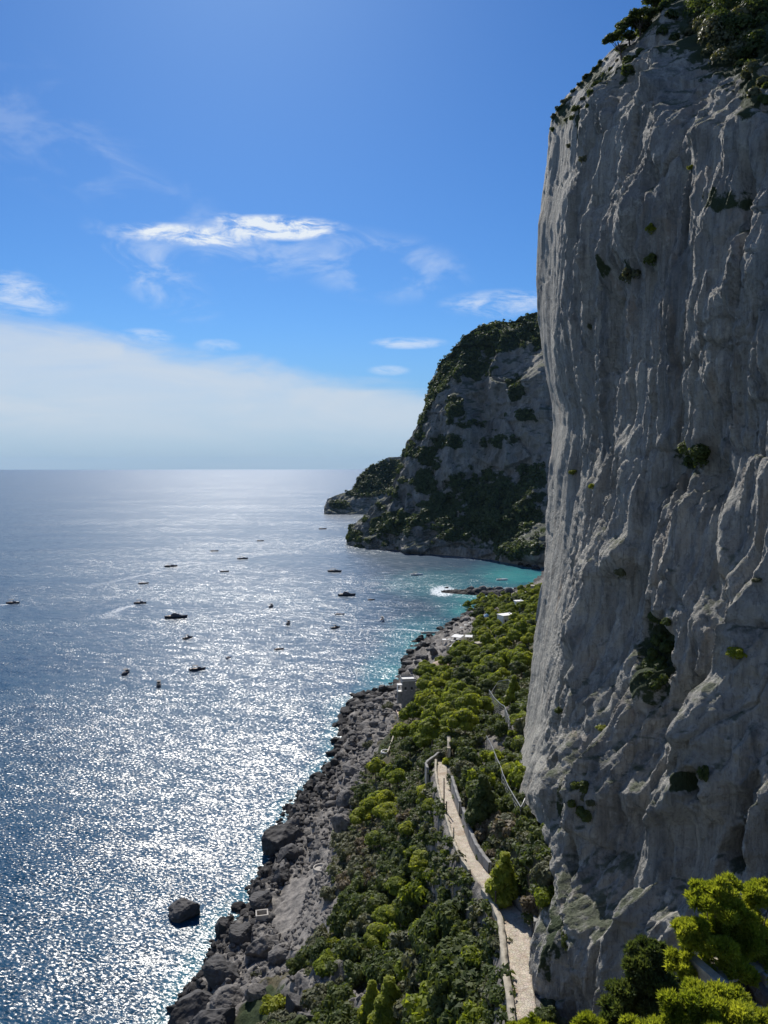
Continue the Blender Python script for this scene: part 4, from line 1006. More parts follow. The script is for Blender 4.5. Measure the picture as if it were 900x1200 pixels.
def wall_mesh(name, C, h, th, mat, below=1.6, rag=0.10, seed=0):
    """a masonry wall along C (n,3); h array of heights; uneven faces and coping"""
    C = np.asarray(C, float); seglen = np.r_[0, np.cumsum(np.linalg.norm(np.diff(C, axis=0), axis=1))]; m = max(8, int(seglen[-1] / .35))
    u = np.linspace(0, seglen[-1], m); Q = np.stack([np.interp(u, seglen, C[:, j]) for j in range(3)], 1); H_ = np.interp(u, seglen, h)
    T_ = np.gradient(Q, axis=0); T_[:, 2] = 0; T_ /= np.linalg.norm(T_, axis=1)[:, None] + 1e-9; N_ = np.stack([T_[:, 1], -T_[:, 0], 0 * T_[:, 0]], 1)
    prof = [(-.5, -below), (-.5, 0), (-.48, .35), (-.46, .7), (-.44, .93), (-.53, .94), (-.53, 1), (.53, 1), (.53, .94), (.44, .93), (.46, .7), (.48, .35), (.5, 0), (.5, -below)]
    rows = []
    for a, z in prof:
        zz = (z * H_ if z > 0 else np.full(m, z)); r = Q + N_ * (a * th); r[:, 2] += zz
        r += N_ * (rag * .6 * vn(u * 1.7, np.full(m, z * 5.0 + a), np.zeros(m), seed))[:, None]; r[:, 2] += rag * vn(u * 1.3, np.full(m, 3.0), np.zeros(m), seed + 1) * (1 if z > .9 else .3)
        rows.append(r)
    V = np.stack(rows, 1); F = grid_faces(m, len(prof))
    n_ = len(prof); caps = []
    for base_, fl in ((0, 1), ((m - 1) * n_, -1)):
        for a in range(n_ // 2 - 1):
            q = [base_ + a, base_ + a + 1, base_ + n_ - 2 - a, base_ + n_ - 1 - a]; caps.append(q[::fl])
    return mesh_np(name, V.reshape(-1, 3), np.concatenate([F, np.array(caps)]), mat)
iL = [i for i in range(NPTH) if _pc_py[i] > 1040]; iM = [i for i in range(NPTH) if 955 < _pc_py[i] < 1022]; iT = [i for i in range(NPTH) if _pc_py[i] < 948]
def off(i, s_, e): return PC[i] + PRt[i] * (s_ * e)
wl = ob('parapet_wall', wall_mesh('parapet_wall', [off(i, -1, hwL[i] + .42) for i in iL], np.full(len(iL), .7), .75, M_STONE, seed=1)); tag(wl, "thick pale stone parapet along the sea side of the lower path", 'wall', 'walls along the paved path')
wl = ob('parapet_wall', wall_mesh('parapet_wall', [off(i, -1, hwL[i] + .3) for i in iM], np.full(len(iM), .6), .45, M_STONE, 2.4, seed=2)); tag(wl, "low pale parapet on the outer bend in the middle of the path", 'wall', 'walls along the paved path')
wl = ob('parapet_wall', wall_mesh('parapet_wall', [off(i, -1, hwL[i] + .3) for i in iT], np.full(len(iT), .7), .45, M_STONE, 3.0, seed=3)); tag(wl, "pale parapet on the sea side of the topmost straight of path", 'wall', 'walls along the paved path')
hp = [PZ(x, y, 54.6) for x, y in [(501, 906), (499, 900), (503, 896), (508, 892), (514, 888), (520, 885)]]
wl = ob('parapet_wall', wall_mesh('parapet_wall', hp, np.full(len(hp), 1.2), .5, M_WALLG, 3.0, seed=4)); tag(wl, "curved grey parapet round the hairpin at the head of the path", 'wall', 'walls along the paved path')
iR1 = [i for i in range(NPTH) if 1046 < _pc_py[i] < 1096]; iR2 = [i for i in range(NPTH) if 962 < _pc_py[i] < 1026]; iR3 = [i for i in range(NPTH) if 925 < _pc_py[i] < 956]
wl = ob('retaining_wall', wall_mesh('retaining_wall', [off(i, 1, hwR[i] + .3) for i in iR1], np.linspace(1.7, 1.3, len(iR1)), .5, M_WALLG, seed=5)); tag(wl, "grey retaining wall between the shaded widening of the path and the cliff", 'wall', 'walls along the paved path')
wl = ob('retaining_wall', wall_mesh('retaining_wall', [off(i, 1, hwR[i] + .3) for i in iR2], np.linspace(1.6, 2.8, len(iR2)), .55, M_WALLG, seed=6)); tag(wl, "tall grey retaining wall above the middle straight of the path", 'wall', 'walls along the paved path')
wl = ob('retaining_wall', wall_mesh('retaining_wall', [off(i, 1, hwR[i] + .3) for i in iR3], np.linspace(2.4, 3.0, len(iR3)), .5, M_WALLG, seed=7)); tag(wl, "short grey retaining wall right of the topmost straight of path", 'wall', 'walls along the paved path')
q0, q1 = PZ(526, 894, 54.6), PZ(526.5, 878, 55.5)
wl = ob('retaining_wall', wall_mesh('retaining_wall', [q0, (q0 * .6 + q1 * .4), q1 * .5 + q0 * .5 + [0, 1.5, 0]], [3.4, 3.8, 4.0], .7, M_STONE, seed=8)); tag(wl, "tall pale wall end standing at the hairpin of the path", 'wall', 'walls along the paved path')
lw = [PZ(x, y, z) for x, y, z in [(508, 962, 51), (513, 950, 52), (521, 958, 52), (530, 974, 52.5)]]
wl = ob('retaining_wall', wall_mesh('retaining_wall', lw, [3.2, 3.4, 3.4, 3.0], .6, M_WALLG, 2.5, seed=9)); tag(wl, "curved grey buttress wall holding up the path below its upper bend", 'wall', 'walls along the paved path')

# posts beside the path
for px, pb, pt_, lab in [(513, 948, 912, "tall dark wooden post beside the topmost straight of the path"), (527, 958, 940, "short dark wooden post at the upper bend of the path"),
                         (533, 986, 970, "pale stub post on the parapet of the middle path"), (572, 1063, 1043, "thin dark post in front of the reddish bank by the path")]:
    i = int(np.argmin(abs(_pc_py - pb))); q = off(i, -1, hwL[i] + .15); D = proj(q)[2]; h = (pb - pt_) / FOC * D
    mb = MB(); mb.tube([(0, 0, -.4), (0.02, 0, h * .5), (0, .03, h)], .13, .10); mb.lathe((0, .03, h), [(.15, -.04), (.16, .03), (.08, .09)], 8)
    tag(mb.build('wooden_post', M_STONE if 'pale' in lab else M_WOOD, None, False, tuple(q)), lab, 'post', 'posts beside the path')

# ---------------------------------------------------------------- rockfall nets
def rock_net(pts, label):
    """pts: (px, py_top, py_base)"""
    P0 = []
    for px, pt_, pb in pts:
        q = hit(px, pb, False); D = proj(q)[2]; top = P(px, pt_, D); top[0], top[1] = q[0], q[1]; P0.append((q, top))
    root = empty('rockfall_net', tuple(P0[0][0])); o0 = P0[0][0]
    for i, (q, tp) in enumerate(P0):
        if i in (0, len(P0) - 1) or i % 2 == 0: MB().tube([q - o0 - [0, 0, .5], tp - o0], .09, .07, 6).build('post', M_STEEL, root)
    cab = [tp - o0 for _, tp in P0]; MB().tube(cab, .075, .075, 5).build('top_cable', M_STEEL, root)
    mb = MB()
    for (qa, ta), (qb, tb) in zip(P0, P0[1:]):
        L = max(np.linalg.norm(qb - qa), .5); k = max(3, int(L / .55)); hh = max(np.linalg.norm(ta - qa), .6); kv = max(3, int(hh / .55))
        for u in np.linspace(0, 1, k, endpoint=False): a = qa * (1 - u) + qb * u; b_ = ta * (1 - u) + tb * u; mb.tube([a - o0, b_ - o0], .022, .022, 3, False)
        for v in np.linspace(0.05, .97, kv): a = qa * (1 - v) + ta * v; b_ = qb * (1 - v) + tb * v; mb.tube([a - o0, b_ - o0], .022, .022, 3, False)
    tag(mb.build('wire_mesh', M_NET, root), kind='stuff')
    return tag(root, label, 'net fence')
rock_net([(573, 808, 832), (579, 817, 842), (586, 824, 848), (591, 827, 852), (594, 835, 858), (597, 843, 860)], "upper grey rockfall net sloping down through the pines under the cliff")
rock_net([(575, 812, 824), (584, 798, 816), (596, 796, 814), (600, 802, 818)], "small standing net panel at the top of the upper rockfall barrier")
rock_net([(570, 862, 884), (576, 873, 892), (582, 888, 908), (586, 896, 918), (589, 906, 930), (595, 920, 945), (602, 932, 960), (610, 945, 972)], "lower rockfall net with a bright sagging cable above the path")
rock_net([(610, 945, 972), (613, 940, 960), (615, 935, 955)], "short rockfall net wing rising toward the cliff from the lower net")

# ---------------------------------------------------------------- rocks
def rock_mesh(seed, sub=3, name='boulder', flat=1.0):
    bm = bmesh.new(); bmesh.ops.create_icosphere(bm, subdivisions=sub, radius=1.0)
    co = np.array([v.co[:] for v in bm.verts]); g = np.random.default_rng(seed)
    for _ in range(12):                        # cut facets
        n_ = g.normal(size=3); n_ /= np.linalg.norm(n_); d = g.uniform(.5, .85); k_ = co @ n_; co = co - n_[None] * (np.maximum(k_ - d, 0) * .95)[:, None]
    r_ = 1 + .17 * fbm(co[:, 0] * 1.6, co[:, 1] * 1.6, co[:, 2] * 1.6, 4, .55, seed); co = co * r_[:, None]; co = co * (1 + .06 * fbm(co[:, 0] * 5, co[:, 1] * 5, co[:, 2] * 5, 3, .6, seed + 2))[:, None]
    co[:, 2] *= flat
    for v, c in zip(bm.verts, co): v.co = c
    me = bpy.data.meshes.new(name); bm.to_mesh(me); bm.free(); me.materials.append(M_ROCK)
    return me
M_ROCKD = plain('dark_sea_rock', (0.045, 0.042, 0.042), 0.8, 0.5, 0.9, bump=0.9)
ROCKS = [rock_mesh(600 + i, 3, 'boulder', (.7, .8, .6, .9, .75, .65)[i % 6]) for i in range(9)]
BIG = [rock_mesh(650 + i, 5, 'boulder', .85) for i in range(5)]
def boulder(me, q, sx, sy, sz, label=None, group=None, name='boulder', sink=.35):
    o = ob(name, me, None, (q[0], q[1], q[2] + sz * (1 - 2 * sink) * .5)); o.scale = (sx, sy, sz); o.rotation_euler = (random.uniform(-.25, .25), random.uniform(-.25, .25), random.random() * 6.28)
    return tag(o, label, 'rock', group)
def named_rock(px, py, wpx, hpx, i, label, sea=True):
    q = hit(px, py + hpx * .38); D = proj(q)[2]; w_ = wpx / FOC * D * .5; h_ = hpx / FOC * D * .55
    o = boulder(BIG[i], q, w_ * 1.12, w_ * .95, h_ * 1.15, label, sink=.25)
    if 'dark' in label or 'black' in label:
        if 'bigd%d' % i not in _cache: me = BIG[i].copy(); me.materials[0] = M_ROCKD; _cache['bigd%d' % i] = me
        o.data = _cache['bigd%d' % i]
named_rock(332, 972, 46, 46, 0, "tallest dark boulder on the shore, standing at the water's edge")
named_rock(336, 998, 32, 24, 1, "dark boulder leaning against the foot of the tallest shore boulder")
named_rock(218, 1062, 42, 24, 2, "lone black rock standing in the sea at lower left")
named_rock(262, 1080, 22, 28, 3, "black rock in the shallows right of the lone sea rock")
named_rock(285, 1090, 34, 30, 4, "black wet boulder between the shallows rock and the pale slab")
named_rock(311, 1100, 44, 38, 0, "large boulder with grey sunlit top at the foot of the pale slab")
named_rock(260, 1132, 50, 36, 1, "broad dark boulder at the waterline right below the lone sea rock")
named_rock(328, 1118, 30, 20, 2, "flat grey boulder just below the large grey-topped boulder")
named_rock(332, 1022, 26, 34, 3, "dark upright boulder below the tallest shore boulder")
named_rock(309, 1050, 32, 22, 4, "dark boulder at the waterline left of the pale slab")
named_rock(228, 1172, 54, 44, 0, "long dark ribbed rock mass at the bottom left waterline")
named_rock(270, 1168, 46, 30, 1, "grey ribbed rock mass behind the bottom left waterline")
named_rock(250, 1195, 60, 40, 2, "black cleft rock mass cut by the bottom edge of the frame")
named_rock(300, 1158, 30, 20, 3, "pale grey boulder above the ribbed rock mass at bottom left")
named_rock(345, 1172, 34, 40, 4, "upright grey crag with a pale top in the dark scrub at the bottom")
named_rock(372, 1166, 20, 14, 2, "pale rounded boulder perched on the dark crag at the bottom")
named_rock(357, 1190, 34, 46, 3, "tall shaded crag face at the bottom edge below the perched boulder")
named_rock(408, 934, 30, 22, 1, "smooth grey boulder on the shore strip left of the pines")
named_rock(400, 962, 26, 24, 2, "rounded grey boulder above the tallest shore boulder")
named_rock(425, 920, 22, 18, 4, "grey boulder at the lower edge of the pine grove")
named_rock(415, 900, 26, 16, 0, "flat grey boulder on the narrow rubble shore")
named_rock(508, 762, 10, 12, 1, "dark upright rock beside the jetty below the kiosk")
named_rock(499, 770, 13, 9, 2, "dark low rock left of the straw-roofed kiosk")
named_rock(490, 1115, 0.1, 0.1, 0, "x") if False else None
items = []
shore_mask = (v3[:, 2] > -.6) & (v3[:, 2] < 11) & (vpy > 800) & (vpx > 190) & (blobs(vpx, vpy, [(362, 1072, 44, 46, 1)], .3) < .4) & (_pp > 8)
spots, tkr = scatter(shore_mask & (vpy < 905), 2.7, 90, 31)
sp2, tkr2 = scatter(shore_mask & (vpy >= 905), 1.5, 150, 32); 
sp3, _ = scatter((v3[:, 2] > -1.5) & (v3[:, 2] < 6) & (vpy > 690) & (vpy < 800) & (vpx > 470), 2.6, 70, 33)
for q in spots + sp2 + sp3:
    px, py, D = proj(q); w_ = random.uniform(5, 13) / FOC * D * .5 * (1.15 if py < 905 else 1.0)
    if q[2] < 1.6: w_ *= 1.25
    w_ = min(w_, 2.9)
    o = boulder(random.choice(ROCKS), q, w_ * random.uniform(.9, 1.4), w_ * random.uniform(.8, 1.2), w_ * random.uniform(.7, 1.15), group='boulders of the rocky shore')
    items.append((o, ("large " if w_ > 1.6 else ("small " if w_ < .9 else "")) + ("dark wet" if q[2] < 1.5 else "grey dry"), q))
MARKS_ALL = list(MARKS)
place_labels(items, 'boulder')
for (px, py, w_, l) in [(392, 850, 9, "flat black rock awash off the upper tip of the boulder point"), (397, 873, 7, "small black rock in the sea off the middle of the boulder point"), (397, 890, 7, "small black rock in the sea off the lower end of the boulder point"), (367, 950, 8, "small black rock in the sea above the tallest shore boulder"),
                        (291, 1045, 4, "tiny black rock in the sea left of the pale slab"), (404, 846, 12, "dark flat rock just touching the upper tip of the boulder point"), (393, 902, 6, "tiny black rock in the foam below the boulder point")]:
    q = PZ(px, py, 0); D = proj(q)[2]; r_ = w_ / FOC * D * .5; boulder(random.choice(ROCKS), q, r_ * 1.3, r_ * .9, r_ * .9, l, 'small rocks standing in the sea')
for (px, py, w_, l) in [(618, 664, 12, "pale boulder at the water's edge under the great headland"), (628, 667, 14, "dark boulder under the great headland beside the cliff edge"), (610, 662, 9, "small grey boulder at the left of the headland's fallen rocks"), (636, 662, 12, "grey boulder above the fallen rocks at the headland foot"), (625, 661, 8, "little pale boulder in the middle of the headland's fallen rocks")]:
    q = PZ(px, py, 0); D = proj(q)[2]; r_ = w_ / FOC * D * .5; boulder(random.choice(ROCKS), q, r_ * 1.2, r_, r_ * .8, l, 'fallen rocks at the headland foot')
# loose rubble between the boulders: one mass
rub = []
spots, _ = scatter(shore_mask | ((v3[:, 2] > 8) & (rk < .3) & (vpy > 700) & (_pp > 3)), 1.0, 1500, 41)
pr = []
for i in range(6):
    bm = bmesh.new(); bmesh.ops.create_icosphere(bm, subdivisions=1, radius=1.0); g = np.random.default_rng(i); co = np.array([v.co[:] for v in bm.verts]) * (1 + .35 * g.normal(size=(len(bm.verts), 1)) * .6) * [1, .8, .6]
    F = np.array([[v.index for v in f.verts] for f in bm.faces]); bm.free(); pr.append(co[F.ravel()])
g = np.random.default_rng(5); Vs = []
for q in spots:
    a = g.random() * 6.28; Rm = np.array([[cos(a), -sin(a), 0], [sin(a), cos(a), 0], [0, 0, 1]]); D = proj(q)[2]; Vs.append(pr[g.integers(6)] @ Rm.T * g.uniform(.35, .85) * (1 + D / 600) + q)
Vs = np.concatenate(Vs); tag(ob('shore_rubble', mesh_np('shore_rubble', Vs, np.arange(len(Vs)).reshape(-1, 3), M_ROCK)), "loose grey rubble between the boulders of the rocky shore", 'rubble', kind='stuff')

# low rocky islet in the bay
IC0, IC1 = PZ(517, 694, 0), PZ(606, 697, 0); nI = 110; uI, vI = np.meshgrid(np.linspace(0, 1, nI * 2), np.linspace(-1, 1, nI)); ax_ = IC1 - IC0; Lx = np.linalg.norm(ax_); ax_ /= Lx; ay_ = np.array([-ax_[1], ax_[0], 0])
wI = 13.5 * np.sqrt(np.clip(1 - (2 * uI - 1) ** 2, 0, 1)) * (.55 + .5 * uI) + .01
VI = IC0 + ax_ * (uI * Lx)[..., None] + ay_ * (vI * wI)[..., None]
hI = (1 - np.abs(vI) ** 2) * (2.2 + 2.4 * sst(uI, .1, .6)) * (.5 + .5 * sst(uI, 0, .12)) * (1 - sst(uI, .95, 1)); bI, _, vvI = worley2(VI[..., 0] / 7, VI[..., 1] / 7, 55)
VI[..., 2] = -.7 + 1.45 * hI * (.55 + .75 * vvI * np.sqrt(np.clip(1 - (bI / .7) ** 2, 0, 1))) + .9 * fbm(VI[..., 0] / 4, VI[..., 1] / 4, 0 * uI, 4, .6, 57) + .6
tag(ob('rock_islet', mesh_np('rock_islet', VI.reshape(-1, 3), grid_faces(*VI.shape[:2]), M_ROCK)), "low flat rocky islet with surf at its left end in the turquoise bay", 'islet')
for px, py, w_, l in [(523, 689, 5, "small dark rock in the surf at the islet's left end"), (529, 693, 6, "dark rock in the surf between the islet and its outermost rock")]:
    q = PZ(px, py, 0); boulder(random.choice(ROCKS), q, 3, 2, 1.6, l, 'rocks in the surf of the islet')

# ---------------------------------------------------------------- buildings by the shore
def at(px, py): return hit(px, py)
def setup(name, px, py, label, cat, rz=0.0):
    q = at(px, py); e = empty(name, tuple(q), rz); return tag(e, label, cat), q, proj(q)[2] / FOC
# grey tower house
t_, q, k_ = setup('tower_house', 479, 824, "tall grey stone house with a flat white terrace roof above the boulders", 'house', .12)
MB().box((0, 3, 4.2), (5.8, 6, 12)).build('wall', M_WALLG, t_)
MB().box((0, 3, 10.35), (6.4, 6.6, .3)).build('roof', M_WHITE, t_)
for x, y, dx, dy in ((0, -.1, 6.3, .25), (0, 6.1, 6.3, .25), (-3.1, 3, .25, 5.9), (3.1, 3, .25, 5.9)): MB().box((x, y, 10.85), (dx, dy, .7)).build('parapet', M_WALLG, t_)
for x in (-1.5, 1.4):
    w_ = MB().box((x, -.04, 6.8), (.9, .12, 1.3)).build('window', M_DARK, t_); MB().box((x, -.13, 6.05), (1.1, .2, .12)).build('sill', M_WHITE, w_)
mb = MB(); mb.box((-4.0, 1.2, 5.4), (2.2, 2.4, .25)); mb.box((-4.95, 1.2, 6.9), (.25, 2.4, 2.8)); mb.box((-3.2, 1.2, 6.9), (.25, 2.4, 2.8)); mb.box((-4.0, 1.2, 8.4), (2.2, 2.4, .3)); mb.build('loggia', M_WHITE, t_)
MB().box((-4.0, 2.0, 2.4), (2.0, 2.0, 5.6)).build('buttress', M_WALLG, t_)
mb = MB()
for i in range(6): mb.box((-2.6 + i * 1.05, 5.4, 11.9), (.07, .07, 1.9)); 
mb.box((0, 5.4, 12.8), (5.6, .12, .08)); mb.box((0, 3.9, 12.8), (5.6, .08, .06)); mb.build('pergola', M_WOOD, t_)
# pale broken wall and stair right of the tower
t_, q, k_ = setup('garden_wall', 489, 808, "pale sunlit garden wall and steps just right of the grey tower house", 'wall', -.5)
MB().box((0, 0, 1.6), (6.5, .5, 3.4)).build('wall_panel', M_STONE, t_)
for i in range(5): MB().box((-1.5 + i * .9, -.9, .3 + i * .4), (.9, 1.3, .8)).build('step', M_STONE, t_)
# pink terrace
t_, q, k_ = setup('terrace', 471, 842, "narrow pink tiled terrace below the grey tower house", 'terrace', .12)
MB().box((0, 2.3, -1.2), (3.4, 6.6, 4.2)).build('base', M_STONE, t_); MB().box((0, 2.3, .98), (3.5, 6.7, .16)).build('floor', M_DECK, t_)
for x in (-1.7, 1.7): MB().box((x, 2.3, 1.5), (.14, 6.7, .9)).build('parapet', M_DECK, t_)
t_, q, k_ = setup('terrace', 481, 833, "small rosy terrace between pines right of the long pink terrace", 'terrace', .3)
MB().box((0, 1, .2), (2.8, 2.6, 2.4)).build('base', M_STONE, t_); MB().box((0, 1, 1.46), (3, 2.8, .12)).build('floor', M_DECK, t_)
t_, q, k_ = setup('terrace', 468, 861, "brown timber sun deck with a dark underside above the boulders", 'terrace', .05)
MB().box((0, 1.6, .2), (4.6, 2.8, 2.6)).build('base', M_PLAST, t_); MB().box((.1, 1.2, 1.72), (6.2, 4.4, .22)).build('floor', M_BRICKR, t_)
MB().box((1.4, 1.4, 1.9), (2.6, 3.0, .1)).build('painted_sun_patch', M_DECK, t_)  # thin slab, sunlit part of the deck painted as a lighter colour
mb = MB(); [mb.box((-3 + i * 1.2, -.95, 2.3), (.07, .07, 1.0)) for i in range(6)]; mb.box((0, -.95, 2.8), (6.1, .08, .07)); mb.build('railing', M_WOOD, t_)
for j, (x, y) in enumerate(((-1.8, .6), (-.9, .6), (-1.3, 2.2))):
    e = empty('sun_lounger', (0, 0, 0)); e.location = q + np.array([x, y, 1.86]); tag(e, ["leftmost small sun lounger at the front of the brown deck", "second small sun lounger at the front of the brown deck", "small sun lounger at the back of the brown deck"][j], 'sun lounger', 'sun loungers on the brown deck')
    MB().box((0, 0, .28), (.6, 1.3, .08)).build('seat', M_WHITE, e); mb = MB(); mb.box((0, .95, .5), (.6, .7, .07)); mb.build('backrest', M_WHITE, e)
    for a in (-.25, .25): MB().box((a, -.5, .12), (.05, .05, .24)).build('leg', M_WOOD, e)
# railing walk from deck to lookout
wkp = []
for px, py in ((462, 862), (460, 870), (457, 879), (454, 886)): wkp.append(at(px, py))
wl = ob('walkway_wall', wall_mesh('walkway_wall', wkp, np.full(4, 1.5), .4, M_STONE, 1.0, seed=15)); tag(wl, "thin pale wall running from the brown deck down to the round lookout", 'wall')
t_, q, k_ = setup('lookout', 452, 886, "round pale stone lookout with a ring wall at the edge of the boulders", 'lookout')
MB().lathe((0, 1, 0), [(1.9, -2), (1.75, .9), (1.85, 1.0), (1.85, 1.1)], 24).build('base', M_STONE, t_)
mb = MB(); n_ = 26; ring = [(1.6 * cos(a), 1 + 1.6 * sin(a), 1.3) for a in np.linspace(.4, 5.9, n_)]; mb.tube(ring, .22, .22, 6); mb.build('parapet', M_WHITE, t_)
mb = MB(); sp = [((.25 + .55 * a / 5) * cos(a), 1 + (.25 + .55 * a / 5) * sin(a), 1.25 + .02 * a) for a in np.linspace(0, 7, 18)]; mb.tube(sp, .13, .13, 5); mb.build('spiral_step', M_WALLG, t_)
# round tank and square basin on the near shore
t_, q, k_ = setup('round_tank', 375, 1018, "round pale concrete ring lying on the shore rubble", 'tank')
MB().lathe((0, 0, 0), [(1.9, -.8), (1.9, .5), (1.6, .5), (1.55, .1)], 24).build('rim', M_PLAST, t_)
t_, q, k_ = setup('stone_basin', 307, 1078, "square concrete basin with dark inside at the waterline beside the pale slab", 'basin', .2)
for x, y, dx, dy in ((0, -1.2, 3.2, .35), (0, 1.2, 3.2, .35), (-1.42, 0, .35, 2.05), (1.42, 0, .35, 2.05)): MB().box((x, y, .7), (dx, dy, 2.6)).build('side_wall', M_PLAST, t_)
MB().box((0, 0, .2), (2.4, 2.0, .8)).build('floor', M_DARK, t_)
# straw kiosk
t_, q, k_ = setup('beach_kiosk', 516, 786, "round kiosk with a pale straw roof beside the sea rocks", 'kiosk')
MB().lathe((0, 0, 0), [(4.5, 3.3), (4.6, 3.5), (2.6, 4.6), (.5, 5.5), (.1, 5.7)], 26).build('roof', M_STRAW, t_)
MB().lathe((0, 0, 0), [(2.6, -1.5), (2.6, 2.4)], 18).build('counter', M_WOOD, t_)
for i in range(8): a = i * pi / 4; MB().tube([(3.7 * cos(a), 3.7 * sin(a), -1.5), (3.7 * cos(a), 3.7 * sin(a), 3.5)], .11).build('post', M_WOOD, t_)
# restaurant terrace
t_, q, k_ = setup('restaurant_terrace', 534, 764, "pale stone bathing terrace with a low wall beside the beach awnings", 'terrace', -.4)
MB().box((0, 4, -.6), (11, 9, 5)).build('base', M_STONE, t_); MB().box((0, 4, 1.96), (11.3, 9.3, .12)).build('floor', M_WHITE, t_)
MB().box((-5.5, 4, 2.5), (.3, 9, 1)).build('parapet', M_STONE, t_); MB().box((0, -.5, 2.4), (10.6, .3, .8)).build('parapet', M_STONE, t_)
def awning(px, py, w_, d_, rz, label, m=M_WHITE, tilt=.5):
    e, q, k = setup('awning', px, py, label, 'awning', rz)
    mb = MB(); X = w_ / 2; mb.poly([(-X, 0, 2.9), (X, 0, 2.9), (X, d_, 2.9 + tilt), (-X, d_, 2.9 + tilt)]); mb.poly([(-X, 0, 2.75), (-X, d_, 2.75 + tilt), (X, d_, 2.75 + tilt), (X, 0, 2.75)])
    mb.poly([(-X, 0, 2.75), (X, 0, 2.75), (X, 0, 2.9), (-X, 0, 2.9)]); mb.build('canopy', m, e)
    for x in (-X + .2, X - .2):
        for y in (.2, d_ - .2): MB().tube([(x, y, -1.5), (x, y, 2.85)], .08, seg=6).build('post', M_WHITE, e)
awning(534, 752, 6.5, 6, -.5, "long white sloping awning over the bathing terrace")
awning(549, 752, 4.5, 4, -.2, "smaller white awning right of the long sloping one")
awning(521, 755, 2.6, 2.6, .1, "small white sunshade at the left end of the bathing terrace", tilt=.1)
# villas among the pines
def villa(px, py, w_, d_, h_, rz, label, m=M_WHITE, rm=M_WHITE, win=2):
    e, q, k = setup('villa', px, py, label, 'house', rz)
    MB().box((0, d_ / 2, h_ / 2 - 1), (w_, d_, h_ + 2)).build('wall', m, e); rf = MB().box((0, d_ / 2, h_ + .13), (w_ + .5, d_ + .5, .25)).build('roof', rm, e)
    MB().box((w_ * .3, d_ * .6, h_ + .65), (.7, .7, .8)).build('chimney', m, rf)
    for i in range(win):
        w2 = MB().box((-w_ / 2 + w_ * (i + .5) / win, -.04, h_ * .6), (.9, .12, 1.3)).build('window', M_DARK, e); MB().box((-w_ / 2 + w_ * (i + .5) / win, -.14, h_ * .6 - .72), (1.1, .2, .1)).build('sill', M_STONE, w2)
villa(597, 736, 9, 6, 7.5, .5, "white flat-roofed villa half hidden in the pines", win=3)
villa(609, 716, 5.5, 4, 6.5, .2, "small white house behind the villa near the cliff", win=2)
villa(585, 752, 4, 3.5, 5.5, -.1, "small pale plaster hut in the pines below the white villa", M_PLAST, M_PLAST, 1)
villa(628, 697, 8, 5, 7, -.2, "low pale building at the far end of the bay beside the cliff", M_PLAST, M_STONE, 2)
villa(563, 766, 4, 3.5, 5.5, .4, "pale cottage with a stone roof deep in the grove above the awnings", M_PLAST, M_STONE, 1)
t_, q, k_ = setup('beach_umbrella', 570, 729, "faded blue canvas sunshade beside the leftmost pine of the bay", 'sunshade')
MB().lathe((0, 0, 0), [(2.6, 4.0), (2.6, 4.15), (1.2, 5.3), (.08, 6.0)], 8).build('canopy', M_BLUE, t_); MB().tube([(0, 0, -1), (0, 0, 5.6)], .08).build('pole', M_WHITE, t_)
# jetties
q0, q1 = PZ(493, 741.5, .5), PZ(530, 741, .5)
wl = ob('jetty', wall_mesh('jetty', [q0, q0 * .5 + q1 * .5, q1], [.5, .6, .7], 1.6, M_WALLG, 1.5, .15, 21)); tag(wl, "long thin dark jetty reaching into the bay above the kiosk", 'jetty')
q0, q1 = PZ(492, 762.5, .5), PZ(505, 762, .5)
wl = ob('jetty', wall_mesh('jetty', [q0, q0 * .5 + q1 * .5, q1], [.4, .5, .5], 1.2, M_WALLG, 1.5, .1, 22)); tag(wl, "short dark jetty left of the rocks beside the kiosk", 'jetty')
# pale bathing beach with parasols
g = random.Random(9)
for j, (px, py) in enumerate([(541, 739), (546, 736), (551, 733), (527, 757), (531, 759), (537, 757)]):
    q = at(px, py); e = empty('parasol', tuple(q + np.array([0, 0, 2.0 if py > 750 else 0]))); tag(e, ["pale parasol on the pebble beach, nearest to the jetty", "pale parasol in the middle of the pebble beach", "pale parasol at the far end of the pebble beach", "pale parasol at the left of the bathing terrace", "pale parasol in the middle of the bathing terrace", "pale parasol at the right of the bathing terrace"][j], 'parasol', 'parasols by the sea')
    MB().lathe((0, 0, 0), [(1.5, 2.1), (1.5, 2.16), (.7, 2.6), (.05, 2.85)], 10).build('canopy', M_CANVW, e); MB().tube([(0, 0, -.5), (0, 0, 2.7)], .04).build('pole', M_WHITE, e)

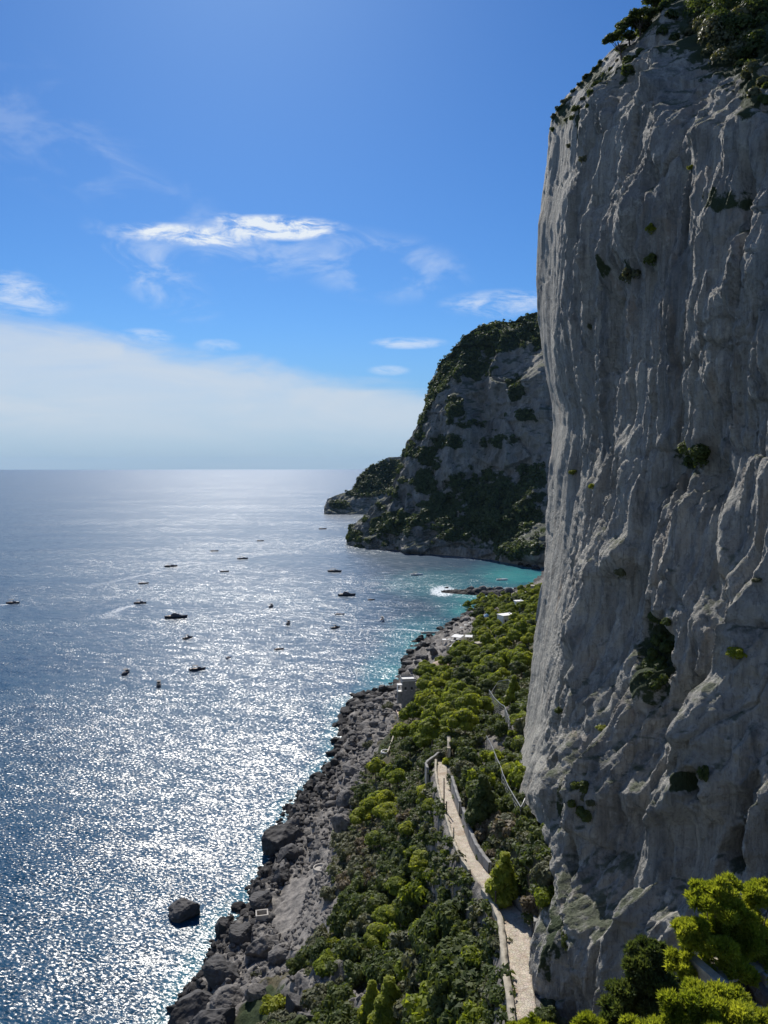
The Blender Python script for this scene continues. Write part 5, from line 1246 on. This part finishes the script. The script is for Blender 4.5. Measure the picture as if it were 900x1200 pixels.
# ---------------------------------------------------------------- foreground trees, bottom right
def fore(pts, D, n, size, m, label, seed, base, tips=4, name='pine_tree', per=6, w_=.17, tr=.16):
    """pts: (px, py, radius px, depth offset) crown masses"""
    bq = P(base[0], base[1], D); gz = float(ground(bq[0], bq[1])); root = empty(name, (bq[0], bq[1], gz)); o0 = np.array([bq[0], bq[1], gz]); bl = []
    for x, y, r, dd in pts:
        q = P(x, y, D + dd) - o0; rr_ = r / FOC * (D + dd); bl.append((*q, rr_, rr_, rr_ * .72))
    g_b = random.Random(seed); bl2 = []
    for b_ in bl:
        bl2.append((*b_[:3], b_[3] * .42, b_[4] * .42, b_[5] * .42))
        for _ in range(10):
            a, c_ = g_b.uniform(0, 6.28), g_b.uniform(-.35, .95); e_ = sqrt(1 - c_ * c_); r2 = b_[3] * g_b.uniform(.18, .40); d_ = g_b.uniform(.7, 1.08)
            bl2.append((b_[0] + cos(a) * e_ * b_[3] * d_, b_[1] + sin(a) * e_ * b_[4] * d_, b_[2] + c_ * b_[5] * d_, r2, r2, r2 * .7))
    me = tufts(bl2, n, size, seed, m, per=per, w=w_); ob('crown', me, root)
    mb = MB(); top = np.array([bl[0][0], bl[0][1], bl[0][2]]); mb.tube([(0, 0, -1), top * .35 + [.1, 0, 0], top * .7, top], tr, tr * .35)
    ob('trunk', mb.mesh('trunk', M_BARK, True), root)
    for b_ in bl[1:tips + 1]:
        mb = MB(); a = top * random.uniform(.35, .7); c_ = np.array(b_[:3]); mb.tube([a, (a + c_) / 2 + [0, 0, -.2], c_], tr * .45, tr * .12, 6); ob('branch', mb.mesh('branch', M_BARK, True), root)
    return tag(root, label, 'tree')
fore([(838, 1058, 26, 0), (872, 1072, 34, .3), (826, 1042, 12, .2), (850, 1044, 18, 0), (812, 1092, 17, -.4), (832, 1112, 30, -.6), (868, 1118, 38, 0), (890, 1100, 30, .8), (902, 1056, 24, .6), (800, 1087, 9, -.3), (818, 1138, 22, -.5), (800, 1128, 14, -.6), (880, 1146, 26, .2), (910, 1130, 34, 0), (860, 1090, 26, .3)],
     35, 36000, .21, M_PINE_F, "big sunlit yellow-green pine at the lower right in front of the cliff", 901, (866, 1200), 8, per=4, w_=.2)
fore([(838, 1196, 44, 0), (800, 1200, 30, -.4), (870, 1204, 36, .3), (772, 1206, 22, -.5), (742, 1212, 18, -.4), (822, 1180, 22, .1), (900, 1214, 30, .2)],
     28, 21000, .18, M_PINE_F, "bright pine crown rising from the bottom edge at lower right", 902, (835, 1330), 5, per=4, w_=.2)
fore([(757, 1140, 30, 0), (740, 1160, 28, -.3), (778, 1150, 28, .3), (724, 1175, 20, -.2), (792, 1166, 22, .1), (752, 1118, 14, .2), (772, 1120, 15, 0), (760, 1180, 34, -.2), (735, 1196, 26, 0)],
     44, 13000, .28, M_DKTREE, "dark green evergreen tree with a visible trunk left of the big sunlit pine", 903, (757, 1215), 6, 'evergreen_tree', per=4, w_=.26)
fore([(690, 1200, 10, 0), (700, 1206, 9, .2), (680, 1208, 9, 0)], 40, 1800, .25, M_PINE_F, "small bright pine top peeping over the bottom edge left of the dark evergreen", 904, (690, 1290), 2, per=5)
fore([(624, 1203, 12, 0), (604, 1208, 10, .2), (643, 1210, 8, 0)], 60, 2200, .28, M_PINE_F, "bright pine top peeping over the bottom edge at the foot of the path", 905, (624, 1290), 2, per=5)
# ruined stone shelter between the crowns
q = P(868, 1160, 33.5); gz = q[2]
t_ = empty('stone_shelter', tuple(q), .35); tag(t_, "low stone shelter with a dark opening between the foreground pine crowns", 'shelter')
MB().box((0, .9, -.1), (2.3, 1.4, 1.2)).build('wall', M_DARK, t_); MB().box((-1.35, .6, .05), (.45, 1.9, 1.7)).build('side_wall', M_STONE, t_); MB().box((1.4, .6, -.1), (.7, 2.0, 1.5)).build('side_wall', M_WALLG, t_)  # near-black block between the sides paints the shade inside the opening
MB().box((0, .7, .62), (2.6, 1.6, .14)).build('roof', M_STONE, t_); MB().box((0, .6, -4), (3.0, 1.9, 6.6)).build('base', M_WALLG, t_)
for px, py, w_, l in [(893, 1158, 30, "rough grey boulder right of the stone shelter at the lower right"), (888, 1040, 16, "grey rock knob at the right edge above the big sunlit pine"), (780, 1178, 12, "pale flat rock glimpsed below the dark evergreen")]:
    if py == 1040: q = cliff_at(892, 1036)
    else: q = P(px, py, 34 if px > 800 else 46)
    D = proj(q)[2]; r_ = w_ / FOC * D * .6; boulder(BIG[1], q, r_ * 1.2, r_, r_ * 1.2, l, sink=.5)

# ---------------------------------------------------------------- boats
def hull_mesh(L, B, H_, m, bow=1.0):
    n_, k = 14, 9; rows = []
    for i in range(n_):
        u = i / (n_ - 1); hw = B / 2 * (1 - max(0, (u - .45) / .55) ** 2.2 * bow) * (.88 + .12 * min(1, u * 4)); sh = H_ * (1 + .25 * u ** 2)
        hw = max(hw, .02); rows.append([(-L / 2 + L * u + (.06 * L * (abs(2 * j / (k - 1) - 1)) if u > .9 else 0), hw * s_, z_) for j in range(k) for a in [(2 * j / (k - 1) - 1)] for s_ in [np.sign(a) * min(1, abs(a) ** .55)] for z_ in [-.35 + (sh + .35) * abs(a) ** 1.5]])
    V = np.array(rows).reshape(-1, 3); F = grid_faces(n_, k).tolist()
    for i in range(n_ - 1): F.append([i * k, (i + 1) * k, (i + 1) * k + k - 1, i * k + k - 1])      # deck
    for i in range(k // 2): F.append([i, i + 1, k - 2 - i, k - 1 - i]) if k - 2 - i != i + 1 else None
    F = [f for f in F if f]
    return mesh_np('hull', V, np.array(F), m)
def boat(px, py, L, rz, kind, label, hm=M_HULLW):
    q = PZ(px, py, 0); e = empty('boat', (q[0], q[1], .05), rz); tag(e, label, 'boat', 'boats on the bay'); B = L * .30; H_ = L * .105
    ob('hull', hull_mesh(L, B, H_, hm), e)
    MB().box((-L * .12, 0, H_ + .04), (L * .5, B * .72, .06)).build('deck', M_TEAK, e)
    if kind in ('canopy', 'cruiser'):
        c = MB(); c.box((-L * .12, 0, H_ + 1.75 if kind == 'canopy' else H_ + 2.0), (L * .36, B * .86, .12), bev=.04); c.build('canopy', M_CANV, e)
        for x in (-L * .28, L * .04):
            for y in (-B * .38, B * .38): MB().tube([(x, y, H_), (x, y, H_ + 1.72)], .05, seg=5).build('pole', M_STEEL, e)
    if kind in ('cruiser', 'yacht', 'canopy'):
        MB().box((L * .14, 0, H_ + .45), (L * .24, B * .6, .8), bev=.12, taper=.7).build('cabin', M_HULLW if hm is not M_HULLD else M_HULLD, e)
        MB().box((L * .03, 0, H_ + .95), (.12, B * .55, .6)).build('windscreen', M_GLASSD, e)
    if kind == 'yacht':
        MB().box((-L * .02, 0, H_ + 1.0), (L * .42, B * .62, 1.3), bev=.2, taper=.78).build('superstructure', hm, e); MB().box((-L * .05, 0, H_ + 2.0), (L * .2, B * .5, .5), bev=.1, taper=.8).build('flybridge', hm, e)
        mb = MB(); [mb.tube([(L * x, s_ * B * .3, H_ * 1.15), (L * x, s_ * B * .3, H_ + .9)], .03, seg=4) for x in (.3, .36, .42) for s_ in (-1, 1)]; mb.build('railing', M_STEEL, e)
    if kind in ('open', 'canopy'):
        mt = MB().box((-L * .5 - .12, 0, H_ * .6 + .3), (.35, .4, .9), bev=.08).build('outboard_motor', M_HULLD, e)
    if kind == 'open':
        for x in (-.2, .12): MB().box((L * x, 0, H_ + .12), (.35, B * .7, .08)).build('bench', M_TEAK, e)
        MB().box((-L * .02, 0, H_ + .35), (.6, .6, .7), bev=.08).build('console', M_HULLW, e)
    for j in range(2 if L > 6 else 1):                      # folk aboard are too small to show: a seat cushion each
        MB().box((-L * (.2 + .12 * j), B * .18 * (-1) ** j, H_ + .3), (.6, .5, .4), bev=.08).build('cushion', M_CANVW, e)
    return e
for a in [(148, 789, 7.5, 1.5, 'canopy', "dark canopied boat seen from the stern, leftmost of the near boats", M_HULLD),
          (186, 803, 7.2, 1.9, 'canopy', "tilted canopied boat just below right of the leftmost near boat", M_HULLD),
          (206, 724, 14, .12, 'yacht', "long dark motor yacht lying broadside in the glitter", M_HULLD),
          (220, 748, 6.5, .9, 'canopy', "small canopied boat right below the long dark yacht", M_HULLD),
          (231, 785, 7.5, .35, 'canopy', "low dark boat with folded canopy right of the two stern-on boats", M_HULLD),
          (268, 771, 4.5, 1.2, 'open', "little open boat between the glitter's middle and the low dark boat", M_HULLB),
          (327, 761, 5, .4, 'open', "tiny dark open boat alone below the two central canopied boats", M_HULLD),
          (338, 731, 7.5, 1.5, 'canopy', "dark stern-on canopied boat at the centre of the bay", M_HULLD),
          (318, 711, 7.5, 1.4, 'canopy', "dark stern-on canopied boat above left of the central one", M_HULLD),
          (406, 698, 13, .05, 'yacht', "dark cabin cruiser lying broadside below the far headland", M_HULLD),
          (398, 720, 6.5, .2, 'open', "small pale open boat under the broadside cabin cruiser", M_HULLW),
          (393, 736, 6.5, .7, 'canopy', "small dark boat at the end of the curved wake", M_HULLD),
          (448, 727, 8.5, 1.4, 'cruiser', "white motorboat with dark hull side seen bow on near the bay", M_HULLW),
          (164, 707, 8.5, .1, 'cruiser', "boat trailing a patch of broken wake at upper left", M_HULLD),
          (15, 707, 9, .1, 'cruiser', "speeding boat with a white wake at the left edge", M_HULLD),
          (200, 664, 12, .2, 'cruiser', "dark boat at the head of the long diagonal wake", M_HULLD),
          (168, 684, 8, .3, 'open', "small dark boat below left of the diagonal wake boat", M_HULLD),
          (251, 646, 9, .3, 'open', "tiny boat in the upper glitter above the diagonal wake", M_HULLD),
          (263, 670, 8, .2, 'open', "tiny boat below the middle of the diagonal wake", M_HULLD),
          (284, 655, 11, .2, 'cruiser', "tiny boat at the upper end of the diagonal wake", M_HULLD),
          (305, 634, 9, .1, 'open', "very distant boat in the bright upper glitter", M_HULLD),
          (392, 670, 13, -.25, 'cruiser', "dark boat pointing down right off the end of the headlands", M_HULLD),
          (378, 620, 12, .1, 'open', "farthest dark boat off the tip of the low far headland", M_HULLD),
          (488, 674, 11, .15, 'cruiser', "white cruiser anchored off the middle of the great headland", M_HULLW),
          (588, 680, 10, .1, 'open', "pale open boat in the turquoise water above the islet", M_HULLW),
          (435, 703, 5, .2, 'open', "tiny low boat right of the broadside cabin cruiser", M_HULLD)]:
    boat(a[0], a[1], a[2] * 1.2, *a[3:])
# wakes
def mat_foam():
    m = bpy.data.materials.new('wake_foam'); m.use_nodes = True; t = NT(m.node_tree); t.n.clear(); p = t.node('ShaderNodeNewGeometry').outputs['Position']
    d = t.attr('dens'); n_ = t.noise(t.scale(p, (.5, .9, 1)), 1, 6, .7, .5); f = t.rng(t.math('ADD', t.math('MULTIPLY', t.math('SUBTRACT', n_, .5), 2.2), t.math('MULTIPLY', d, .45)), .12, .6, 0, .75)
    b = t.node('ShaderNodeBsdfPrincipled', inputs={'Base Color': (.8, .84, .86, 1), 'Roughness': .6}); tr = t.node('ShaderNodeBsdfTransparent')
    t.node('ShaderNodeOutputMaterial', inputs={0: t.node('ShaderNodeMixShader', inputs={0: f, 1: tr.outputs[0], 2: b.outputs[0]}).outputs[0]}); return m
M_FOAM = mat_foam()
def wake(pts, w0, w1, dn, label):
    Q = np.array([PZ(x, y, .03) for x, y in pts]); L = np.r_[0, np.cumsum(np.linalg.norm(np.diff(Q, axis=0), axis=1))]; m_ = 60; u = np.linspace(0, L[-1], m_)
    C = np.stack([np.interp(u, L, Q[:, j]) for j in range(3)], 1); k_ = np.hanning(13)[1:-1]; k_ /= k_.sum(); C = np.stack([np.convolve(np.pad(C[:, j], 5, 'reflect', reflect_type='odd'), k_, 'valid') for j in range(3)], 1)
    T_ = np.gradient(C, axis=0); T_ /= np.linalg.norm(T_, axis=1)[:, None]; N_ = np.stack([-T_[:, 1], T_[:, 0], 0 * u], 1); v = np.linspace(-1, 1, 9)
    W_ = np.linspace(w0, w1, m_)[:, None]; V = C[:, None] + N_[:, None] * (W_ * v[None])[..., None]; V[..., 2] = .03
    den = (1 - v[None] ** 2) * np.linspace(dn, dn * .35, m_)[:, None] * sst(np.linspace(0, 1, m_), 0, .04)[:, None] * (1 - sst(np.linspace(0, 1, m_), .85, 1))[:, None]
    tag(ob('boat_wake', mesh_np('boat_wake', V.reshape(-1, 3), grid_faces(m_, 9), M_FOAM, False, {'dens': den})), label, 'wake', kind='stuff')
wake([(498, 741), (485, 738), (460, 737), (430, 738), (396, 739), (350, 737), (300, 739)], 2.5, 2.0, 1.0, "curved white boat wake crossing the bay toward the jetty")
wake([(200, 667), (175, 672), (140, 680), (90, 690)], 2, 9, .9, "spreading wake behind the boat at left of the diagonal track")
wake([(204, 664), (240, 661), (284, 655), (340, 645), (400, 628)], 3, 4, .8, "long diagonal wake running up through the glitter")
wake([(12, 708), (-10, 710), (-60, 713)], 1.6, 4, 1.3, "short white wake of the speeding boat at the left edge")
wake([(160, 709), (145, 712), (132, 718), (126, 726)], 3, 12, 1.0, "curling patch of broken wake behind the upper left boat")
wake([(452, 727), (470, 724), (485, 725)], 1.2, 2.5, .9, "short wake beside the white motorboat")
wake([(345, 714), (335, 713), (325, 714)], 2, 2, 1.0, "small foam streak right of a central canopied boat")

# ---------------------------------------------------------------- haze
HAZE = 0.000009
bmh = MB(); bmh.box((0, 0, 250), (70000, 70000, 520))
mh = bpy.data.materials.new('haze_air'); mh.use_nodes = True; th_ = NT(mh.node_tree); th_.n.clear()
vol = th_.node('ShaderNodeVolumePrincipled', inputs={'Color': (0.45, 0.70, 1.0, 1), 'Density': HAZE, 'Anisotropy': 0.0})
th_.l.new(vol.outputs[0], th_.node('ShaderNodeOutputMaterial').inputs['Volume'])
if HAZE > 0:
    hz_ = bmh.build('haze', mh); tag(hz_, kind='stuff')
